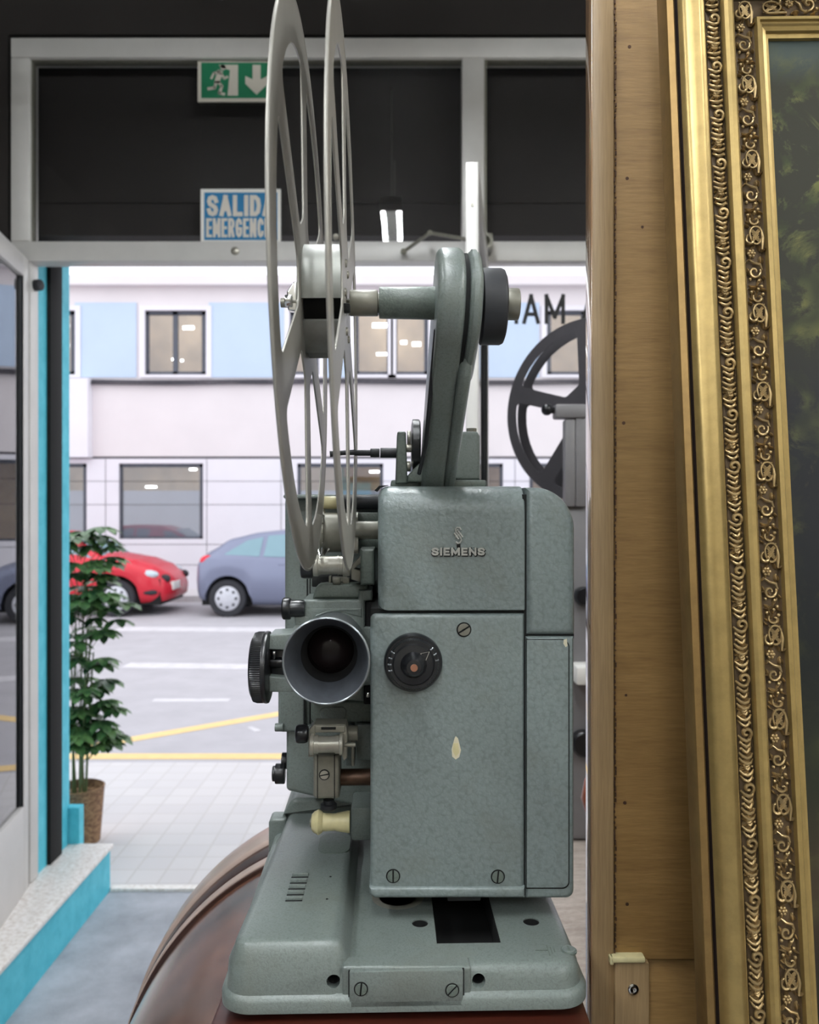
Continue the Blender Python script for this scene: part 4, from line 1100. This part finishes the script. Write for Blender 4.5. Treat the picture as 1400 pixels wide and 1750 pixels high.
m = PB(); m.xcyl(650, 680, 774, 8.5, .665); m.xcyl(633, 649, 774, 7.5, .665); m.xcyl(606, 634, 774, 5, .665); m.tube([q3(608, 773, .665), q3(585, 774, .665), q3(564, 776, .665)], [.0024, .002, .0026], 10); m.build('tension_rod', 'rubber')
m = PB(); m.pout([(640, 838), (648, 830), (664, 829), (650, 833), (645, 840)], .635, .012, .0004); m.build('cover_lip', 'gap')

# ================================================================== FILM REEL (front)
def reel(t, R, xs, rh, fl_mat, hub_mat, rot=0, spokes=6, rin=.30, wsp=.10, rim=.85):
    """axis along local X; angle 0 = towards -Y, 90 = up"""
    def flange(x, th):
        holes = []
        for k in range(spokes):
            a0 = math.radians(rot)+2*PI*k/spokes; a1 = a0+2*PI/spokes
            ri, ro = R*rin, R*rim
            pts = []
            w = R*wsp/2
            def pt(r, a, off):                       # point at radius r, shifted sideways from a spoke line
                b = math.asin(min(.9, off/r)); return (r, a+b)
            P = []
            for i in range(9):
                P.append((ro, a0+math.asin(w*1.1/ro)+(a1-a0-2*math.asin(w*1.1/ro))*i/8))
            P.append((ri, a1-math.asin(min(.95, w*1.0/ri)))); P.append((ri, a0+math.asin(min(.95, w*1.0/ri))))
            Q = [(-r*math.cos(a), r*math.sin(a)) for r, a in P]
            rad = [R*.08]+[0]*7+[R*.08, R*.06, R*.06]
            holes.append(round_poly(Q, rad, 5))
        bm = bmesh.new()
        def loop(pts, r_=None):
            vs = [bm.verts.new((0, a, b)) for a, b in pts]
            return [bm.edges.new((vs[i], vs[(i+1) % len(vs)])) for i in range(len(vs))]
        es = loop(circ(0, 0, R, 120))+loop(circ(0, 0, R*.05, 16))
        for hq in holes: es += loop(hq)
        bmesh.ops.triangle_fill(bm, use_beauty=True, use_dissolve=False, edges=es)
        bmesh.ops.recalc_face_normals(bm, faces=bm.faces)
        ret = bmesh.ops.extrude_face_region(bm, geom=bm.faces[:])
        for v in [g for g in ret['geom'] if isinstance(g, bmesh.types.BMVert)]: v.co.x += th
        for v in bm.verts:
            v.co.x += x
        m = MB(); m.absorb(bm)
        m.tube([(x+th/2, -R*math.cos(2*PI*k/120), R*math.sin(2*PI*k/120)) for k in range(120)], abs(th)*.95, 8, True)
        for hq in holes:
            m.tube([(x+th/2, a, b) for a, b in hq], abs(th)*.62, 6, True)
        return m.build('flange', fl_mat, t, 35)
    flange(xs[0], .0011); flange(xs[1], .0011)
    return t
dR = .554; Rr = .18
xL = -.1272*dR; xRg = -.0787*dR
cw = Vector(((xL+xRg)/2, dR, H+(875-517)/F*dR))
rl = thing('film_reel', 'large pale aluminium film reel with two spoked flanges mounted at the projector spindle', 'film reel', cw, (0, 0, 0))
rl.rotation_euler = (Matrix.Rotation(TH, 3, 'Z') @ Matrix.Rotation(math.radians(-.75), 3, 'Y')).to_euler()
hw = (xRg-xL)/2
reel(rl, Rr, (-hw, hw), .037, 'flange', 'hub', 30, 6, .30, .15)
m = MB(); rh = .0375
for (a0, a1) in ((math.radians(-10), math.radians(250)), (math.radians(286), math.radians(328))):
    pts = [(-rh*math.cos(a0+(a1-a0)*k/40), rh*math.sin(a0+(a1-a0)*k/40)) for k in range(41)]
    pin = [(-(rh-.004)*math.cos(a0+(a1-a0)*k/40), (rh-.004)*math.sin(a0+(a1-a0)*k/40)) for k in range(41)][::-1]
    m.prism(pts+pin, 'X', -hw+.001, hw, 0)
m.build('hub', 'hub', rl)
m = MB(); m.lathe((-hw+.0012, 0, 0), (1, 0, 0), [(0, .0105), (0, .026), (2*hw-.002, .026), (2*hw-.002, .0105)], 24, True, True); m.build('hub_shade_core', 'matteblack', rl)  # black core, widened so its colour supplies the shade inside the hub
m = MB()
for k in range(6):
    t_ = 2*PI*k/6; m.lathe((hw+.001, -.026*math.cos(t_), .026*math.sin(t_)), (1, 0, 0), [(0, .003), (.0012, .0026), (.0018, .001)], 12)
    m.lathe((-hw, -.026*math.cos(t_), .026*math.sin(t_)), (-1, 0, 0), [(0, .003), (.0012, .0026), (.0018, .001)], 12)
m.build('rivets', 'steel', rl)
m = MB(); m.box(hw, hw+.005, -.042, -.034, -.016, -.011, .001); m.build('film_clip', 'gap', rl)

# ================================================================== SECOND PROJECTOR, table, vase
S2 = 1.66
tz = H-(1440-875)/F*S2
tb = thing('display_table', 'pale table behind the projector carrying a second projector', 'table', (.75, 1.6, 0))
MB().box(-.6, .7, -.52, .45, tz-.04, tz, .004).build('table_top', 'paletop', tb)
for x in (-.55, .62):
    for y in (-.47, .38): MB().box(x, x+.05, y, y+.05, 0, tz-.04, .004).build('leg', 'paletop', tb)
p2 = thing('old_projector', 'grey enamelled film projector on the pale table, partly hidden by the plywood', 'film projector', (.45, S2+.12, tz))
def w2b(mb, px0, py0, px1, py1, s, dp, bev=.004):
    a = W(px0, py0, s); b = W(px1, py1, s); o = Vector(p2.location)
    return mb.box(a.x-o.x, b.x-o.x, s-o.y, s+dp-o.y, b.z-o.z, a.z-o.z, bev)
m = MB(); w2b(m, 952, 862, 1160, 1440, S2, .22, .02); m.build('casing', 'greybody', p2)
m = MB(); w2b(m, 966, 716, 984, 866, S2-.01, .03, .004); w2b(m, 984, 700, 1003, 866, S2-.01, .03, .004); w2b(m, 950, 690, 1003, 714, S2-.015, .04, .004); m.build('reel_arm', 'greybody', p2)
o2 = Vector(p2.location)
m = MB(); a = W(935, 700, S2)-o2; b = W(952, 702, S2)-o2; m.cyl(a+Vector((0, .0, 0)), b, .007); m.ball(a, .012); m.build('locking_screw', 'black', p2)
for py, r in ((1018, 16), (1268, 22)):
    m = MB(); c = W(996, py, S2)-o2; m.lathe(c, (0, -1, 0), [(0, r/F*S2), (.02, r/F*S2), (.024, r/F*S2*.85)], 28); m.build('knob', 'black', p2)
m = MB(); w2b(m, 985, 1140, 1100, 1172, S2-.06, .06, .006); m.build('lens_shelf', 'white', p2)
# its reel
c2 = W(1012, 703, S2+.05)
r2 = thing('film_reel', 'dark grey film reel on the second projector, half hidden by the plywood edge', 'film reel', c2, (0, 0, math.radians(52)))
reel(r2, .190, (-.024, .020), .03, 'darkreel', 'darkreel', 20, 5, .30, .16, .89)
m = MB(); m.lathe((-.013, 0, 0), (1, 0, 0), [(0, .02), (0, .038), (.026, .038), (.026, .02)], 32); m.build('hub', 'matteblack', r2)
vs = MB(); vl = W(1016, 1400, 1.30); vz = tz
zc_ = W(0, 1365, 1.30).z
vs.lathe((0, 0, 0), (0, 0, 1), [(0, .012), (.004, .014), (zc_-vz-.04, .012), (zc_-vz-.02, .018), (zc_-vz, .024), (zc_-vz+.03, .018), (zc_-vz+.05, .006)], 28)
vo = vs.build('turned_knob', 'terracotta'); vo.location = (W(1019, 0, 1.30).x, 1.30, vz)
tag(vo, 'brown-orange rounded wooden ornament at the plywood edge behind the projector', 'ornament')

# ================================================================== PLYWOOD PANEL
YP = .64
pp = thing('plywood_panel', 'upright plywood panel with a pine edge strip beside the projector', 'panel', (W(1090, 0, YP).x, YP, 0))
def ppb(mb, px0, py0, px1, py1, s, dp, bev=.0008):
    a = W(px0, py0, s); b = W(px1, py1, s); o = pp.location
    zt_ = a.z if py0 > -500 else 2.35
    zb_ = b.z if py1 < 3000 else 0
    return mb.box(a.x-o.x, b.x-o.x, s-o.y, s+dp-o.y, zb_, zt_, bev)
m = MB(); ppb(m, 1050, -900, 1900, 1640, YP, .012); m.build('upper_sheet', 'ply', pp)
m = MB(); ppb(m, 1050, 1640, 1900, 3000, YP+.004, .012); m.build('lower_sheet', 'ply', pp)
m = MB(); ppb(m, 1012.5, -900, 1050, 3000, YP-.002, .018, .0015); m.build('edge_strip', 'pine', pp)
m = MB(); ppb(m, 1011, -900, 1012.5, 3000, YP-.001, .021, .0004); m.build('varnished_edge', 'varnish', pp)
m = MB(); o = pp.location; rnd = random.Random(3)
for k in range(210):
    z = H+.40-k*.0042; x = W(1050.5, 0, YP).x-o.x+rnd.uniform(-.0006, .0006)
    m.box(x-.0005, x+.0005, -.0026, -.001, z, z+rnd.uniform(.001, .004))
m.build('rough_saw_edge', 'bronze', pp, 0)
m = MB(); ppb(m, 1043, 1637, 1104, 1647, YP-.008, .012, .0015); ppb(m, 1043, 1637, 1050, 1650, YP-.008, .01, .001); m.build('filler_strip', 'cream', pp)
m = MB(); ppb(m, 1051, 1646, 1110, 3000, YP-.006, .014, .001); m.build('lower_batten', 'pine', pp)
m = MB(); c = W(1082, 1690, YP-.006)-o; c.y = YP-.006-o.y
m.lathe(c, (0, -1, 0), [(0, .0042), (.001, .0042), (.0016, .003), (.0014, .0014), (.0004, 0)], 20); m.build('screw', 'chrome', pp)
m = MB()
for px, py, r in ((1068, 1372, 3), (1072, 1545, 3), (1070, 1188, 2.4), (1076, 80, 3), (1066, 723, 3), (1072, 305, 3), (1098, 388, 2.5)):
    c = W(px, py, YP)-o; c.y = -.0002; m.cyl(c, c+Vector((0, .001, 0)), r/F*YP, seg=10)
m.build('nail_holes', 'bronze', pp, 0)

# ================================================================== PICTURE FRAME
A = Vector((.2527, .58, H+.3327)); Bv = Vector((.2611, .526, H-.3288))
vd = (A-Bv).normalized(); ud = Vector((1, 0, 0)); ud = (ud-vd*ud.dot(vd)).normalized(); wd_ = ud.cross(vd)    # wd_ towards camera?
if wd_.y > 0: wd_ = -wd_
MT = Matrix((( ud.x, -wd_.x, vd.x, A.x), (ud.y, -wd_.y, vd.y, A.y), (ud.z, -wd_.z, vd.z, A.z), (0, 0, 0, 1)))
pf = thing('framed_painting', 'large gilded ornate frame around a dark landscape painting, leaning on the plywood', 'painting')
pf.matrix_world = MT
FW, FHt, FB = .0725, .66, .62                      # moulding width, visible height, opening width
# profile: (u from the outside edge, w out of the wall)
prof = [(0, -.012), (0, .004), (.001, .006), (.005, .0075), (.0062, .0065), (.0064, .0045), (.0071, .0045), (.0075, .009), (.009, .0125), (.012, .0150), (.016, .0165), (.019, .0175), (.0205, .0185), (.0215, .0195), (.0225, .0185), (.0228, .0155)]
profg = [(.0227, .0160), (.0231, .0135), (.0236, .0130), (.0241, .0150)]
profg2 = [(.0334, .0150), (.0337, .0128), (.0342, .0128), (.0345, .0155)]
prof2 = [(.0344, .0150), (.0347, .0175), (.0357, .0195), (.038, .0205), (.041, .0200), (.0430, .0175), (.0434, .010), (.0452, .010)]
prof3 = [(.0605, .0080), (.0615, .0115), (.0635, .0115), (.0640, .0095), (.0655, .0095), (.0665, .0080), (.069, .0070), (.0695, .0045), (.0722, .0035), (.0725, -.002)]
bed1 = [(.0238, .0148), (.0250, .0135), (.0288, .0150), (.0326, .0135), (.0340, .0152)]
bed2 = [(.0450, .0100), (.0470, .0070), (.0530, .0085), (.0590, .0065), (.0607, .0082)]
HH = .80                                            # opening height
def mould(profile, name, mat):
    m = MB(); W0 = FW
    def ring(cx, cz, dx, dz):                       # mitred corner: offset both ways
        return [(cx - dx*(W0-u), -w, cz + dz*(W0-u)) for u, w in profile]
    cs_ = [ring(0, 0, 1, 1), ring(FB, 0, -1, 1), ring(FB, -HH, -1, -1), ring(0, -HH, 1, -1)]
    cs_.append(cs_[0]); m.loft(cs_, False)
    return m.build(name, mat, pf, 30)
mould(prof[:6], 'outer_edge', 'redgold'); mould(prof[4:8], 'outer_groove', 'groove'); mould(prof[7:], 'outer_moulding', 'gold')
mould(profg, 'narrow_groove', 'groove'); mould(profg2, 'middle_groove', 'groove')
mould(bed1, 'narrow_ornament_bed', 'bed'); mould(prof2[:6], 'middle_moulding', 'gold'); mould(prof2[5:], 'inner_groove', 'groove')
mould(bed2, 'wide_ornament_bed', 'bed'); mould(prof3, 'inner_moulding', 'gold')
mould([(0, -.012), (.073, -.012), (.073, -.002)], 'frame_back', 'bronze')
m = MB(); m.box(-.002, FB+.002, -.0005, .006, -HH-.002, .002); m.build('canvas', 'painting', pf, 0)
# relief ornament; (a, b) runs across / along the band
def spiral(m, fn, ca, cb, r0, turns, a0, dirn, rt, h=.0025, n=16):
    P = []; Rr_ = []
    for k in range(n):
        t = k/(n-1); r = r0*(1-t*.85); an = a0+dirn*turns*2*PI*t
        P.append(fn(ca+r*math.cos(an), cb+r*math.sin(an), h*(.6+.6*t))); Rr_.append(rt*(.6+.6*math.sin(PI*min(1, t*1.2)*.8+.3)))
    m.tube(P, Rr_, 6)
def leafr(m, fn, a, b, da, db, L, w, h=.0022):
    d = Vector((da, db)).normalized(); n_ = Vector((-d.y, d.x)); rings = []
    for t, ww, hh in ((0, .3, .3), (.3, 1, .9), (.6, .85, 1.3), (.85, .45, 1.1), (1, .1, .5)):
        bend = n_*(t*t*L*.35); c = Vector((a, b))+d*L*t+bend
        rings.append([fn(c.x-n_.x*w*ww, c.y-n_.y*w*ww, 0), fn(c.x-n_.x*w*ww*.4, c.y-n_.y*w*ww*.4, h*hh*.8), fn(c.x, c.y, h*hh*.55), fn(c.x+n_.x*w*ww*.4, c.y+n_.y*w*ww*.4, h*hh*.8), fn(c.x+n_.x*w*ww, c.y+n_.y*w*ww, 0)])
    m.loft(rings, False)
def band1(m, fn, b0):                               # narrow acanthus scroll, centre a = 0, half width .0045
    P = .0345
    for k in range(8):
        bb = b0-.0035-k*.0036; f_ = (1, .8, -.6, 1, 1, .5, -1, -.8)[k]
        m.tube([fn(-.0044*f_, bb+.0022, .0012), fn(-.0026*f_, bb, .0026), fn(0, bb-.0012, .0030), fn(.0026*f_, bb-.0004, .0026), fn(.0044*f_, bb+.0016, .0010)], [.0006, .0011, .0013, .0010, .0005], 6)
    spiral(m, fn, .0006, b0, .0040, 1.1, -1.2, 1, .0012, .0024); spiral(m, fn, -.0012, b0-.0195, .0028, .9, 1.9, -1, .0009, .0034)
    for k in range(7):
        bb = b0-.0050-k*.0037; sd = -1 if k < 4 else 1
        leafr(m, fn, sd*-.0040, bb, sd*1, -.75 if sd < 0 else .55, .0082, .0019, .0036)
        m.ball(fn(sd*.0034, bb-.001, .0018), .0009, u=8, v=6)
    m.ball(fn(-.0018, b0-.0045, .0016), .0011, u=8, v=6)
def band2(m, fn, b0):                               # wide scroll band with lattice cartouche, half width .0068
    rr_ = random.Random(5)
    for k in range(34):
        a_ = rr_.uniform(-.0058, .0058); b_ = b0+.004-rr_.uniform(0, .050)
        if b_ > b0-.008 and abs(a_-.0012) < .0045: continue
        leafr(m, fn, a_, b_, rr_.uniform(-1, 1), rr_.uniform(-1, 1), rr_.uniform(.0030, .0050), .0010, .0026)
    for k in range(36): m.ball(fn(-.0070, b0-k*.0015, .0010), .0006, u=6, v=4)
    ring = [fn(.0012+.0042*math.cos(2*PI*k/20)*(1+.15*math.sin(2*PI*k/20)), b0+.0062*math.sin(2*PI*k/20), .0022) for k in range(20)]
    m.tube(ring, .0008, 6, True)
    for k in (-2, -1, 0, 1, 2):
        o = k*.0021; ln = math.sqrt(max(0, 1-(k/2.9)**2))
        m.tube([fn(.0012-.0030*ln+o*.35, b0+o*.9-.0032*ln, .0016), fn(.0012+.0030*ln+o*.35, b0+o*.9+.0032*ln, .0020)], .0004, 5)
        m.tube([fn(.0012-.0030*ln+o*.35, b0-o*.9+.0032*ln, .0016), fn(.0012+.0030*ln+o*.35, b0-o*.9-.0032*ln, .0020)], .0004, 5)
    spiral(m, fn, -.0024, b0-.0035, .0042, .9, 1.6, 1, .0010, .0026)
    m.tube([fn(.0052, b0+.004, .002), fn(.0056, b0-.002, .0026), fn(.0050, b0-.010, .0022)], [.0006, .0012, .0008], 6)
    # flower below
    for k in range(6):
        t = 2*PI*k/6; m.ball(fn(-.0022+.0020*math.cos(t), b0-.0125+.0020*math.sin(t), .0014), .0012, u=8, v=6)
    m.ball(fn(-.0022, b0-.0125, .0022), .0011, u=8, v=6)
    # S scroll and leaves
    m.tube([fn(-.0040, b0-.017, .0014), fn(-.001, b0-.0195, .0022), fn(.003, b0-.0205, .0022), (fn(.0045, b0-.024, .0018))], [.0006, .001, .001, .0006], 6)
    spiral(m, fn, -.0010, b0-.0255, .0048, 1.15, .4, -1, .0009, .0024)
    leafr(m, fn, .0045, b0-.014, -.5, -1, .0055, .0013); leafr(m, fn, -.0050, b0-.022, .3, -1, .0075, .0014)
    leafr(m, fn, .0045, b0-.030, -.9, -.6, .0070, .0015); leafr(m, fn, -.0045, b0-.034, .8, -.7, .0075, .0013)
    for (a, b) in ((.002, -.0315), (.0036, -.0355), (.0012, -.0375), (-.0035, -.0395), (.0042, -.041), (-.004, -.0305)): m.ball(fn(a, b0+b, .0016), .0012, u=8, v=6)
    spiral(m, fn, .0012, b0-.0435, .0038, .9, 2.6, 1, .0008, .0022)
    leafr(m, fn, -.0048, b0-.043, .8, -.6, .0065, .0014)
def runs(bandf, period, uc, wz, name):
    m = MB(); dd = FW-uc
    n = int((HH+2*dd)/period)
    for k in range(n+1):
        b = dd-.003-k*period
        if b < -HH-dd+period: break
        bandf(m, lambda a, bb, h: Vector((-dd+a, -(wz+h), bb)), b)
    n = int(.42/period)
    for k in range(n):
        b = -dd+.02+k*period
        bandf(m, lambda a, bb, h: Vector((-bb, -(wz+h), dd-a)), -(b))
    m.build(name, 'golddark', pf, 60, merge=False)
runs(band1, .0345, .0289, .0142, 'narrow_ornament'); runs(band2, .0540, .0528, .0078, 'wide_ornament')
# what the frame stands on (below the picture)
zlow = (MT @ Vector((0, -.01, -HH-FW))).z
tag(MB().box(.165, 1.05, .40, .605, 0, zlow-.004, .005).build('wooden_crate', 'ply'), 'plain wooden crate under the gilded frame', 'crate')
